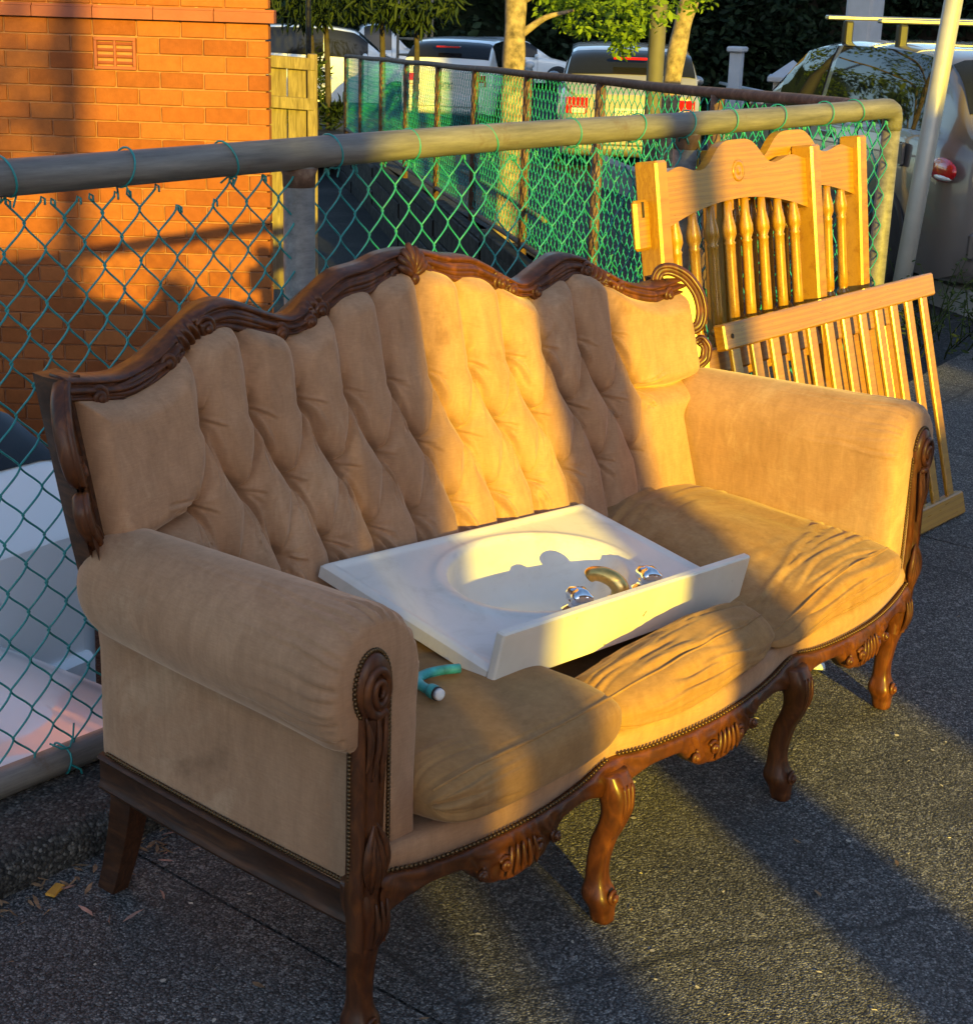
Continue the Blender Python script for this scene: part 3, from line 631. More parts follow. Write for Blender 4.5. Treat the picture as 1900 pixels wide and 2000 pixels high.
# ---- back side posts and C-scroll ears
def ear(sg):
    u0 = -.044 if sg < 0 else 1.758
    zt = float(crest(u0))-.004
    zz = np.linspace(.665, zt, 34); P = []
    for z in zz:
        sw = .012*math.sin((z-.3)*4.5); th = .040+.028*max(0, (z-.6)/.4)
        v0 = float(vback(u0, z))-.022; uo = u0+sg*(.000+sw)
        ui = uo-sg*.046
        ring = [(uo, v0), (uo+sg*.004, v0+th*.5), (uo, v0+th), (ui, v0+th), (ui, v0)] 
        P.append([(x, y, z) for x, y in ring])
    b = MB(); b.grid(np.array(P), True); k = b.n-5; b.f.append((k, k+1, k+2, k+3, k+4)); b.mi.append(0)
    o = b.build('back_post', M['walnut_rail'], sofa, True, 40); fix_normals(o)
    def em(e, z):                                         # ear plane turns towards the viewer
        e = (e-.022)*.82; return (u0+sg*(.004+e*.70), float(vback(u0, z))-.030-e*.68, z)
    def crib(pts, r, name):
        q = np.array([em(e, z) for e, z in pts]); t_ = np.linspace(0, 1, len(q)); tt = np.linspace(0, 1, 70)
        sm = np.stack([smoothcurve(tt, t_, q[:, i], .03) for i in range(3)], -1); b = MB()
        for o1, o2, rr in ((0, 0, r), (.60, .010, r*.42), (-.55, .012, r*.40)):
            p = sm.copy(); T = np.gradient(p, axis=0); T /= np.linalg.norm(T, axis=1)[:, None]; fw = np.array([sg*-.80, -.50, 0]); sd = np.cross(T, fw)
            p = p+sd*r*o1+fw*o2; b.tube(p, rr*(.35+.65*np.sin(np.pi*np.clip(tt*.9+.08, 0, 1))**.6), 9)
        for e_ in (0, -1):
            c0 = sm[e_]; b.ball(c0, (r*.75,)*3, 10, 8)
        b.build(name, M['walnut'], sofa)
    crib([(-.045, .925), (-.055, .945), (-.035, .968), (.0, .972), (.045, .955), (.075, .915), (.078, .87), (.060, .835), (.030, .825), (.018, .845), (.030, .86)], .0165, 'ear_scroll')
    crib([(.040, .795), (.058, .805), (.072, .785), (.060, .755), (.030, .74), (.004, .715), (-.006, .68), (.004, .645)], .015, 'ear_scroll')
    b = MB(); P = []
    for z in np.linspace(.66, .965, 40):
        e1 = .078*math.sin(min(1, max(0, (z-.655)/.315))*math.pi)**.5*(1-.45*math.exp(-((z-.815)/.02)**2)); P.append([em(-.03, z), em(e1*.5, z), em(e1, z)])
    P = np.array(P)+np.array([-sg*.006, -.006, 0]); Q = P.copy(); Q[..., 1] += .02; b.grid(P); b.grid(Q, flip=True); b.build('ear_panel', M['walnut'], sofa)
    zz = np.linspace(.70, zt-.05, 30); nails([(u0-sg*.052, float(vback(u0, z))-.022, z) for z in zz], .004)
for sg in (-1, 1): ear(sg)
# ---- arms
def mir(P, sg):
    P = np.array(P, float)
    if sg > 0: P[..., 0] = UW-P[..., 0]
    return P
def arm(sg):
    vs = np.concatenate([np.linspace(-.022, .03, 18), np.linspace(.034, .20, 34), np.linspace(.21, .56, 30), np.linspace(.57, .645, 12)])
    P = []
    for v in vs:
        k = 1.0
        if v < .03: k = .80+.20*math.sqrt(max(0, 1-((.03-v)/.0522)**2))
        if v > .56: k = math.sqrt(max(.02, 1-((v-.56)/.088)**2))
        fr = 1-v/.6; ru = (.089+.014*fr)*k; rz = (.096+.024*fr)*k; uc = .014-.002*fr; zc_ = .640-.006*fr
        ring = [(-.006+.012*(1-k), z) for z in np.linspace(.285, .530, 9)]
        for a in np.radians(np.linspace(252, -8, 110)): ring.append((uc+ru*math.cos(a), zc_+rz*math.sin(a)))
        iu = uc+ru*.99
        for t in np.linspace(.12, 1, 12): ring.append((iu-.006*math.sin(t*math.pi)-.004*t, zc_-.012-(zc_-.012-.33)*t))
        P.append([(u, v, z) for u, z in ring])
    P = np.array(P); V_, J = np.meshgrid(vs, np.arange(P.shape[1]), indexing='ij')
    # gathers radiating from the scroll and slow sag
    roll = (J >= 8) & (J < 121); an = (J-9)/109.0*4.54; rs2 = np.random.default_rng(5+sg)
    amp = np.zeros_like(V_)
    for a0 in np.cumsum(rs2.uniform(.10, .34, 26)):
        if a0 > 4.4: break
        ln = rs2.uniform(.04, .16); wd = rs2.uniform(.020, .038); dp = rs2.uniform(.004, .0095); d = an-a0-rs2.normal(0, .8)*np.clip(V_+.02, 0, .2)-.02*np.sin(V_*40+a0*3)
        amp += dp*np.exp(-np.clip(V_+.02, 0, 9)/ln)*(np.exp(-(d/wd)**2)-.7*np.exp(-((d-2.2*wd)/(1.6*wd))**2))
    amp = amp*roll*np.clip((V_+.022)/.012, .15, 1)
    cen = np.array([.014, 0, .637]); dirv = P-cen; dirv[..., 1] = 0; dirv /= np.linalg.norm(dirv, axis=-1)[..., None]+1e-9
    P = P-dirv*amp[..., None]+dirv*(wob(P, 7, 12)*.0022*roll)[..., None]
    P[..., 0] += (wob(P+3, 6, 12)*.0018)*(~roll)
    P = mir(P, sg); b = MB(); b.grid(P); 
    k = b.n; b.add([P[0].mean(0)], []); m = P.shape[1]
    for j in range(m-1): b.f.append((k, j, j+1)); b.mi.append(0)
    b.f.append((k, m-1, 0)); b.mi.append(0)
    o = b.build('arm', M['velvet'], sofa); fix_normals(o); return o
for sg in (-1, 1): arm(sg)
# ---- carved fronts of the arms: stem + scroll
def arm_front(sg):
    zs = np.linspace(.20, .655, 60); P = []
    for z in zs:
        t = (z-.20)/.455; w = .030-.006*math.sin(math.pi*min(1, t*1.15))+.003*math.exp(-((z-.30)/.04)**2); c0 = -.004-.010*math.sin(math.pi*t)+.006*t
        fw = .013+.005*math.sin(math.pi*t)
        ring = []
        for a in np.linspace(-1, 1, 13):
            groove = .0065*math.cos(a*6.6)*(1 if abs(a) < .9 else .3)+(.003*math.sin(z*190)*math.exp(-((z-.36)/.06)**2) if abs(a) < .45 else 0)
            ring.append((c0+a*w, -.018-fw*math.sqrt(max(0, 1-a**4))-groove, z))
        ring += [(c0+w, .0, z), (c0-w, .0, z)]
        P.append(ring)
    P = mir(P, sg); b = MB(); b.grid(P, True); m = P.shape[1]; k = b.n-m; b.f.append(tuple(range(k, k+m))); b.mi.append(0)
    o = b.build('arm_front', M['walnut'], sofa); fix_normals(o)
    b = MB()                                              # volute plate at the top
    th = np.linspace(0, 2*math.pi, 33)[:-1]
    out = np.array([(-.006+.034*math.cos(a)*(1+.05*math.cos(2*a)), .640+.054*math.sin(a)) for a in th])
    rings = []
    for s_, y in ((1.0, .01), (1.02, -.026), (.93, -.034), (.5, -.037)):
        rings.append([(-.006+(x+.006)*s_, y, .642+(z-.642)*s_) for x, z in out])
    rings = mir(rings, sg); b.grid(rings, True); k = b.n-32; b.f.append(tuple(range(k, k+32))); b.mi.append(0)
    o = b.build('arm_scroll', M['walnut'], sofa); fix_normals(o)
    b = MB(); c_ = (-.006, -.027, .638)
    ph = np.linspace(0, 2.1*2*math.pi, 70); rr = .031*(1-ph/ph[-1]*.85)
    pts = np.array([(c_[0]+q*math.cos(-p-1.0)*.9, c_[1]-.010-.006*p/13, c_[2]+q*1.35*math.sin(-p-1.0)) for p, q in zip(ph, rr)])
    b.tube(mir(pts, sg), np.linspace(.0075, .005, 70), 8)
    for k in range(3):
        q = np.linspace(0, 1, 20); pts = np.stack([-.030+.018*k+.006*np.sin(q*3+k), -.036+0*q-.004*np.sin(np.pi*q), .60-.09*q*(1+.2*k)], -1); b.tube(mir(pts, sg), .0055*np.sin(np.pi*(.1+.85*q)), 7)
    b.build('carved_volute', M['walnut'], sofa)
    b = MB()                                              # leaf lower down the stem
    for k in range(5):
        q = np.linspace(0, 1, 14); pts = np.stack([-.010+(k-2)*.011*np.sin(np.pi*q*.8), -.036-.006*np.sin(np.pi*q), .40-.11*q+.012*abs(k-2)], -1); b.tube(mir(pts, sg), .0060*np.sin(np.pi*(.08+.85*q))+.0005, 7)
    b.build('carved_leaf', M['walnut'], sofa, kind='stuff')
    # nails round scroll and down both sides
    ed = [(-.006+.037*math.cos(a), -.025, .640+.057*math.sin(a)) for a in np.linspace(.2, 4.1, 30)]
    ed += [(.031, -.024, z) for z in np.linspace(.33, .63, 46)]+[(-.034, -.006, z) for z in np.linspace(.30, .57, 40)]
    nails(mir(ed, sg), .0043)
for sg in (-1, 1): arm_front(sg)
# ---- side rails
for sg in (-1, 1):
    vs = np.linspace(.0, .645, 40); prof = [(.0, .288), (-.006, .286), (-.010, .281), (-.006, .277), (-.0045, .272), (-.0045, .236), (-.007, .232), (-.010, .226), (-.007, .219), (.0, .216), (.03, .216), (.03, .288)]
    P = [[(u-.003-.004*math.sin(math.pi*v/.665), v, z-.012*math.sin(math.pi*v/.665)*0+.012*(v/.665)**2) for u, z in prof] for v in vs]
    b = MB(); b.grid(mir(P, sg), True); o = b.build('side_rail', M['walnut_rail'], sofa, True, 45); fix_normals(o)
    nails(mir([(-.009-.003*math.sin(math.pi*v/.665), v, .296+.012*(v/.665)**2) for v in np.linspace(.03, .62, 88)], sg), .0043)
# ---- apron, front band, seat deck
LEGU = [0.0, .566, 1.204, 1.776]
def vf(u):
    u = np.asarray(u, float); q = np.interp(u, LEGU, [0, 1, 2, 3]); return -.026-.030*np.sin(np.pi*np.clip(u/UW, 0, 1))-.030*np.abs(np.sin(np.pi*q))**1.3
for k in range(3):
    u0, u1 = LEGU[k], LEGU[k+1]; n = 130; q = np.linspace(0, 1, n); uu = u0+(u1-u0)*q
    zb_ = .282-.056*np.exp(-((q-.5)/.17)**4)-.030*np.exp(-(q/.11)**2)-.030*np.exp(-((1-q)/.11)**2)-.007*np.abs(np.sin(q*math.pi*7))*np.exp(-((q-.5)/.2)**2)
    zt_ = np.full(n, .312)+.012*np.exp(-(q/.1)**2)+.012*np.exp(-((1-q)/.1)**2); m = 14; P = np.zeros((n, m+4, 3))
    for j in range(m):
        f = j/(m-1); z = zb_+(zt_-zb_)*f; bul = .010*math.sqrt(max(0, 1-(2*f-1)**4))
        cen = np.exp(-((q-.5)/.20)**4); rel = .0055*np.sin(uu*150+6*np.sin(f*4+uu*30))*np.cos(f*7+np.sin(uu*70)*1.5)*cen+.003*np.sin(uu*90+f*9)*(1-cen)*np.exp(-(np.minimum(q, 1-q)/.16)**2)
        P[:, j] = np.stack([uu, vf(uu)-.006-bul-rel*min(1, 4*f, 4*(1-f)), z], -1)
    for j, (dv, zz) in enumerate(((.004, zt_), (.022, zt_), (.022, zb_), (.004, zb_))): P[:, m+j] = np.stack([uu, vf(uu)+dv, zz], -1)
    b = MB(); b.grid(P, True); o = b.build('apron', M['walnut'], sofa); fix_normals(o)
    b = MB()
    for sgn in (-1, 1):
        for (dq, r, a0) in ((.07, .014, .5), (.16, .011, 2.0)):
            uc_ = u0+(u1-u0)*(.5+sgn*dq); volute(b, (uc_, float(vf(uc_))-.012, .263), r, 1.4, a0, sgn, .0042, .006)
    for t in np.linspace(-.9, .9, 5):
        uc_ = u0+(u1-u0)*.5+t*.03; qq = np.linspace(0, 1, 9); b.tube(np.stack([uc_+t*.012*qq, vf(uc_)-.020-.004*np.sin(np.pi*qq), .290-.055*qq], -1), .0048*np.sin(np.pi*(.1+.8*qq)), 6)
    b.build('carved_leaf', M['walnut'], sofa, kind='stuff')
    nails([(u, float(vf(u))-.010, zz+.006) for u, zz in zip(np.interp(np.linspace(.03, .97, 62), q, uu), np.interp(np.linspace(.03, .97, 62), q, zt_))], .0043)
b = MB(); uu = np.linspace(.02, UW-.02, 120); P = np.array([[(u, float(vf(u))+dv, z) for dv, z in ((.006, .305), (-.002, .33), (-.004, .35), (.004, .366), (.05, .352), (.60, .345))] for u in uu])
P[:, 1:4, 1] += wob(P[:, 1:4], 14, 12)*.002; b.grid(P, flip=True); o = b.build('seat_front', M['velvet'], sofa); fix_normals(o)
b = MB(); b.box(.03, UW-.03, .02, .62, .285, .300); b.build('seat_base', M['underside'], sofa, False)
nb_.build('nail_trim', M['nail'], sofa, kind='stuff')
# ---- legs
def leg(u, v, sgx, name='leg', lab=None, fk=1.0):
    b = MB(); zs = np.linspace(.305, 0, 64); P = []
    for z in zs:
        t = 1-z/.305                                      # 0 top 1 floor
        fx = .020*math.sin(math.pi*min(1, t/.45))*(t < .45)-.010*math.sin(math.pi*np.clip((t-.45)/.45, 0, 1))+.006*max(0, (t-.86)/.14)
        fx *= fk
        r = .0275-.0085*np.clip(t/.62, 0, 1)+.006*math.exp(-((t-.10)/.10)**2)+.010*math.exp(-((t-.84)/.075)**2)+.002*max(0, (t-.93)/.07)
        if t > .97: r *= .9
        ring = []
        for a in np.arange(28)*2*math.pi/28:
            ca_, sa_ = math.cos(a), math.sin(a); sq = (abs(ca_)**3.2+abs(sa_)**3.2)**(-1/3.2)
            g = 1-.085*max(0, math.cos((a+math.pi/2)*6))**3*(1 if -.2 < -sa_ else .2)*math.exp(-((t-.4)/.38)**4)
            ring.append((u+ca_*r*sq*g+sgx*fx*.55, v+sa_*r*sq*g-fx, z))
        P.append(ring)
    b.grid(np.array(P), True); b.f += [tuple(range(27, -1, -1)), tuple(range(63*28, 64*28))]; b.mi += [0, 0]
    o = b.build(name, M['walnut'], sofa, label=lab); fix_normals(o)
    d = MB(); 
    volute(d, (u, v-.026, .052), .013, 1.3, 1.2, 1, .0045, .000)
    for k in (-1, 0, 1):
        q = np.linspace(0, 1, 12); d.tube(np.stack([u+k*.012*(1-.4*q)+sgx*.008, v-.042-.010*np.sin(np.pi*q)+.014*q, .285-.09*q], -1), .0050*np.sin(np.pi*(.1+.8*q)), 6)
    d.build('carving', M['walnut'], o, kind='stuff')
leg(0, 0, 0, fk=.35); leg(.566, -.056, .3); leg(1.204, -.056, .3); leg(1.776, 0, 0, fk=.6)
for u in (.028, UW-.03):
    b = MB(); zs = np.linspace(.30, 0, 20); P = []
    for z in zs:
        t = 1-z/.3; v = .598+.075*t**1.6; w = .030-.008*t
        P.append([(u-w*.8, v-w, z), (u+w*.8, v-w, z), (u+w*.8, v+w, z), (u-w*.8, v+w, z)])
    b.grid(np.array(P), True); b.f += [(3, 2, 1, 0), (76, 77, 78, 79)]; b.mi += [0, 0]; o = b.build('rear_leg', M['walnut_rail'], sofa, True, 40); fix_normals(o)
# ---- three seat cushions
def cushion(u0, u1, v0, v1, z0, z1, kind, lab, dz=None, seed=1):
    n, m = 190, 300; w = np.linspace(-1, 1, n); P = np.zeros((n, m, 3)); r_ = np.random.default_rng(seed)
    w = np.sign(w)*(1-(1-np.abs(w))**1.5)
    a = np.linspace(0, 2*math.pi, m, endpoint=False)+math.pi
    ex = 5.5; ce = np.sign(np.cos(a))*np.abs(np.cos(a))**(2/ex); se = np.sign(np.sin(a))*np.abs(np.sin(a))**(2/3.2)
    hv, hz, vc, zc_ = (v1-v0)/2, (z1-z0)/2, (v0+v1)/2, (z0+z1)/2
    for i, q in enumerate(w):
        k = max(.03, (1-abs(q)**4.2)**(1/3.0)); kz = max(.03, (1-abs(q)**5)**(1/3.4))
        u = (u0+u1)/2+q*(u1-u0)/2
        P[i, :, 0] = u; P[i, :, 1] = vc+hv*ce*(.86+.14*k); P[i, :, 2] = zc_+hz*se*kz
        bow = .25*(float(vf(u))-float(vf((u0+u1)/2))); P[i, :, 1] += bow*np.clip((vc-P[i, :, 1])/hv, 0, 1)
    Z0 = P[..., 2].copy()
    if dz is not None: P[..., 2] += dz((P[..., 0]-u0)/(u1-u0), (P[..., 1]-v0)/(v1-v0))*np.clip((P[..., 2]-z0)/(z1-z0), 0, 1)
    C = np.array([(u0+u1)/2, vc, zc_]); dv = (P-C)/np.array([(u1-u0)/2, hv, hz])**2; dv /= np.linalg.norm(dv, axis=-1)[..., None]
    X, Y, Z = (P[..., 0]-u0)/(u1-u0), P[..., 1]-v0, P[..., 2]
    # arc position: 0 at the upper front edge, + over the top towards the back, - down the front
    Zr = zc_+hz*se[None, :]*np.ones((n, 1)); S = np.where(Zr > zc_+hz*.80, np.clip(Y-.03, 0, 9), -(zc_+hz*.80-Zr)); S = np.where((Y > .3) & (Zr < zc_), 9, S)
    h = .0016*wob(P, 9, 12)+.0009*wob(P, 40, 12)
    def fold(s0, slope, x0, x1, dep, wd, wav):
        nonlocal h
        c_ = s0+slope*(X-.5)+wav*np.sin(X*7+s0*60)+wav*.6*np.sin(X*17+s0*90); d = S-c_; env = np.clip((X-x0)/.12, 0, 1)*np.clip((x1-X)/.12, 0, 1)
        h = h+env*dep*(-np.exp(-(d/wd)**2)*.9+np.exp(-((d-2.4*wd)/(2.0*wd))**2))
    if kind == 0:
        for k in range(9): fold(-.012-.010*k, .05*r_.normal(), -.12, r_.uniform(.16, .42), .0035, .0032, .003)
        for k in range(3): fold(.01+.012*k, -.10, -.1, .3, .003, .004, .002)
        fold(-.001, 0, -.2, 1.2, .0028, .0028, .0012)
    elif kind == 1:
        for k in range(12): fold(-.076+.0085*k+r_.normal(0, .002), r_.normal(0, .014)-.012, r_.uniform(-.15, .45), r_.uniform(.55, 1.15), r_.uniform(.002, .0058), r_.uniform(.0022, .0038), .0035)
        for k in range(9): fold(.015+.013*k, r_.normal(-.02, .03), r_.uniform(-.1, .4), r_.uniform(.5, 1.1), r_.uniform(.002, .005), r_.uniform(.003, .005), .005)
        h = h+.006*wob(P*np.array([.6, 1, 1]), 9, 12)*(S < .12)
    else:
        for k in range(27): fold(.02+.021*k+r_.normal(0, .008), r_.normal(.06, .05), r_.uniform(-.2, .45), r_.uniform(.5, 1.2), r_.uniform(.002, .0062), r_.uniform(.0026, .0052), .006)
        for k in range(5): fold(-.07+.017*k, r_.normal(0, .012), r_.uniform(-.15, .3), r_.uniform(.7, 1.1), .0045, .004, .003)
        h = h+.004*wob(P*np.array([.6, 1, 1]), 8, 12)
    P = P+dv*h[..., None]
    b = MB(); b.grid(P, True); b.f += [tuple(range(m-1, -1, -1)), tuple(range((n-1)*m, n*m))]; b.mi += [0, 0]
    o = b.build('seat_cushion', M['velvet_seat'], sofa, label=lab); fix_normals(o)
    for lev in ((.72,) if kind == 0 else (.80, -.45)):
        q = np.arange(6, n-6); jl = int(np.argmin(np.abs(se-lev)+10*(ce > 0))); jj = [jl]*len(q)
        pts = np.array([P[i, j] for i, j in zip(q, jj)]); pts = np.stack([np.convolve(np.pad(pts[:, k], 4, mode='edge'), np.ones(9)/9, 'valid') for k in range(3)], -1)
        b = MB(); b.tube(pts, .0030 if kind == 0 else .0024, 6); b.build('piping', M['velvet_seat'], o)
cushion(.095, .566, -.112, .60, .350, .484, 0, 'smooth brown seat cushion nearest the viewer', lambda a, b_: -.012*np.clip(b_-.4, 0, 1), 1)
cushion(.560, 1.098, -.104, .60, .345, .455, 1, 'creased sunlit middle seat cushion under the basin', lambda a, b_: -.105*np.exp(-((b_-.50)/.24)**4)+.028*np.exp(-((b_-.13)/.11)**2)*np.clip(a*1.6, 0, 1), 2)
cushion(1.112, 1.676, -.092, .60, .348, .470, 2, 'rumpled seat cushion beside the far arm', lambda a, b_: .03*b_*np.clip((a-.2)/.3, 0, 1)-.075*np.exp(-((a-.04)/.26)**2), 3)
# ================================================================== vanity top lying on the sofa
VO = Vector((1.965, 1.621, .499))
def _vm():
    yaw, p, r = -.005, .208, .086
    Rz = Matrix.Rotation(yaw, 4, 'Z'); Rx = Matrix.Rotation(p, 4, 'X'); Ry = Matrix.Rotation(r, 4, 'Y')
    return Matrix.Translation(VO)@Rz@Rx@Ry
vanity = empty('vanity_top', (0, 0, 0), 0, 'white moulded vanity basin with backsplash and chrome taps lying across the sofa seat', 'basin')
vanity.matrix_world = _vm()
VW, VDp = .824, .416
b = MB(); nx_, ny_ = 170, 96; xs = np.linspace(0, VW, nx_); ys = np.linspace(-.004, VDp, ny_); X, Y = np.meshgrid(xs, ys, indexing='ij')
ex = np.sqrt(((X-.425)/.243)**2+((Y-.215)/.138)**2); inn = np.clip(1-ex, 0, 1)
Z = -.112*(1-(1-np.clip(inn*1.55, 0, 1))**2.4)+.0045*np.exp(-((ex-1.10)/.07)**2)
lip = np.minimum(np.minimum(X, VW-X), VDp-Y); Z = Z+.006*np.exp(-((lip-.012)/.009)**2); Z = np.where(lip < .006, Z-.004*(1-lip/.006), Z)
b.grid(np.stack([X, Y, Z], -1))
edge = [(xs[i], ys[0], Z[i, 0]) for i in range(nx_)]+[(VW, ys[j], Z[-1, j]) for j in range(1, ny_)]+[(xs[i], VDp, Z[i, -1]) for i in range(nx_-2, -1, -1)]+[(0, ys[j], Z[0, j]) for j in range(ny_-2, 0, -1)]
E0 = np.array(edge); E1 = E0.copy(); E1[:, 2] = -.006; E2 = E0.copy(); E2[:, 2] = -.026; E3 = E0.copy(); E3[:, 2] = -.028; E3[:, 0] = np.clip(E3[:, 0], .03, VW-.03); E3[:, 1] = np.clip(E3[:, 1], .02, VDp-.03)
Q = np.stack([E0, E1, E2, E3]); Q = np.concatenate([Q, Q[:, :1]], 1); b.grid(Q, flip=True)
deck = b.build('basin_top', M['porcelain'], vanity, True, 50); fix_normals(deck)
b = MB(); b.box(-.002, VW+.002, -.0095, .0095, -.045, .062, .0035, TR((0, -.013, .016), R_(-3))); b.build('backsplash', M['porcelain_worn'], vanity, True, 30)
for x in (.345, .582):
    b = MB(); b.lathe([(.0, .0), (.027, .0), (.028, .006), (.020, .012), (.017, .022), (.020, .028)], 20, TR((x, .066, .0)))
    kn = b.build('tap', M['chrome'], vanity)
    b = MB(); b.lathe([(.014, .022), (.022, .026), (.025, .038), (.022, .048), (.014, .052), (.010, .055), (.0, .056)], 40, TR((x, .066, .0), 0, 0, .3), lobes=4, amp=.16); b.build('knob', M['chrome'], kn)
b = MB(); pth = [(.475, .052, 0), (.474, .054, .02), (.473, .060, .036), (.468, .076, .046), (.460, .098, .048), (.454, .116, .042), (.452, .123, .032)]
tt = np.linspace(0, 1, 7); tn_ = np.linspace(0, 1, 40); pth = np.array(pth); pth = np.stack([smoothcurve(tn_, tt, pth[:, k], .05) for k in range(3)], -1)
b.tube(pth, np.interp(tn_, [0, .2, .8, .93, 1], [.022, .019, .015, .015, .014]), 16); b.lathe([(.0, 0), (.027, 0), (.027, .008), (.02, .012), (0, .012)], 20, TR((.475, .052, 0))); b.build('spout', M['gold_chrome'], vanity)

# ================================================================== old turquoise waste pipe
pipe_o = empty('waste_pipe', (1.835, 1.625, .486), 0, 'short turquoise bent waste pipe with white end lying on the near cushion', 'pipe')
P0 = np.array([(.105, .03, .012), (.075, .045, .014), (.045, .055, .014), (.022, .054, .014), (.006, .042, .014), (-.002, .022, .014), (-.004, .004, .014)])
t7 = np.linspace(0, 1, 7); tq = np.linspace(0, 1, 40); pp = np.stack([smoothcurve(tq, t7, P0[:, k], .04) for k in range(3)], -1)
b = MB(); b.tube(pp, .0085, 14); b.build('bend', M['turquoise'], pipe_o)
def yrot(loc, L, prof, mat, name):
    b = MB(); b.lathe(prof, 20, TR(loc, R_(90), 0, R_(-8))); return b.build(name, mat, pipe_o)
yrot((-.004, .004, .015), 0, [(0, 0), (.0115, 0), (.0125, .003), (.0125, .014), (.0115, .016), (0, .016)], M['turquoise'], 'collar')
yrot((-.006, -.012, .015), 0, [(0, 0), (.0120, 0), (.0120, .004), (0, .004)], M['black_rubber'], 'seal')
yrot((-.0065, -.016, .015), 0, [(0, 0), (.0105, 0), (.0100, .006), (.008, .008), (0, .008)], M['white_plastic'], 'end_cap')

# ================================================================== pine bed ends and slatted sides leaning on the fence
def headboard(loc, rx, label, flip=False):
    e = empty('bed_headboard', loc, 0, label, 'headboard', 'pine bed ends leaning on the fence'); e.rotation_euler = (rx, 0, 0); W = .80
    for x in (0, W):
        b = MB(); b.box(x-.026, x+.026, -.036, .036, 0, 1.215, .006); b.build('post', M['pine'], e, False)
    xs = np.linspace(.027, W-.027, 60); q = (xs-.027)/(W-.054)*2-1; aq = np.abs(q)
    zt = 1.175+.075*np.exp(-(q/.36)**4)+.018*np.exp(-((aq-.78)/.16)**2)
    zbm = 1.035+.055*(1-aq**2)
    P = np.zeros((60, 4, 3))
    for j, (y, z) in enumerate(((-.014, zbm), (-.014, zt), (.014, zt), (.014, zbm))): P[:, j] = np.stack([xs, np.full(60, y), z], -1)
    b = MB(); b.grid(P, True); b.f += [(0, 1, 2, 3), (239, 238, 237, 236)]; b.mi += [0, 0]; o = b.build('arched_top_rail', M['pine_h'], e, True, 40); fix_normals(o)
    b = MB(); b.lathe([(.0, 0), (.030, 0), (.030, .0015), (.024, .003), (.020, .001), (.010, .001), (.006, .003), (0, .003)], 24, TR((W/2, -.0142, 1.165), R_(90))); b.build('carved_rosette', M['pine_h'], e)
    for z0, z1 in ((.60, .69), (.16, .24)):
        b = MB(); b.box(.027, W-.027, -.015, .015, z0, z1, .004); b.build('cross_rail', M['pine_h'], e, False)
    prof = [(.012, .69), (.012, .705), (.017, .712), (.013, .72), (.019, .728), (.0195, .738), (.013, .748), (.016, .756), (.0155, .80), (.0145, .94), (.0150, .965), (.017, .970), (.0135, .976), (.0205, .995), (.0195, 1.015), (.013, 1.045), (.011, 1.095)]
    me = MB().lathe(prof, 12).mesh('spindle', M['pine'])
    for k in range(8):
        o = link('spindle', me, e); o.location = (W*(k+1)/9, 0, 0)
    return e
h1 = headboard((3.515, 2.205, 0.0), -math.atan2(.20, 1.2), 'front pine bed end with turned spindles and arched top rail leaning on the fence')
b = MB(); b.box(-.095, -.030, -.010, .010, .99, 1.12, .008); b.build('hanging_bracket', M['pine_h'], h1, False)
b = MB(); b.box(-.068, -.060, -.0125, -.0098, 1.075, 1.115); b.build('bracket_slot', M['underside'], h1, False)
h2 = headboard((3.905, 2.285, .0), -math.atan2(.172, 1.2), 'rear pine bed end behind the first, offset towards the fence corner')
def slatside(loc, rx, L, H, n, label, sw):
    e = empty('slatted_cot_side', loc, 0, label, 'cot side', 'slatted pine cot sides leaning beside the sofa'); e.rotation_euler = (rx, 0, 0)
    b = MB(); b.box(0, L, -.018, .018, H-.072, H, .005); b.build('top_rail', M['pine_h'], e, False)
    b = MB(); b.box(-.0, L+.0, -.020, .020, 0, .075, .005); b.build('bottom_rail', M['pine_h'], e, False)
    me = MB().box(-sw/2, sw/2, -.007, .007, .07, H-.07, .003).mesh('slat', M['pine'], False)
    for k in range(n):
        o = link('slat', me, e); o.location = (L*(k+.6)/(n+.2), random.uniform(-.001, .001), 0)
    for x in (.035,):
        b = MB(); b.lathe([(0, 0), (.007, 0), (.007, .0015), (0, .0015)], 12, TR((x, -.0182, H-.036), R_(90))); b.build('bolt_hole', M['underside'], e)
    return e
s1 = slatside((3.66, 2.04, 0.0), -math.atan2(.215, .775), 1.265, .80, 12, 'front slatted pine cot side leaning nearest the footpath', .043)
s2 = slatside((3.585, 2.115, 0.0), -math.atan2(.20, .70), 1.22, .715, 11, 'rear slatted pine cot side half hidden behind the first', .043)
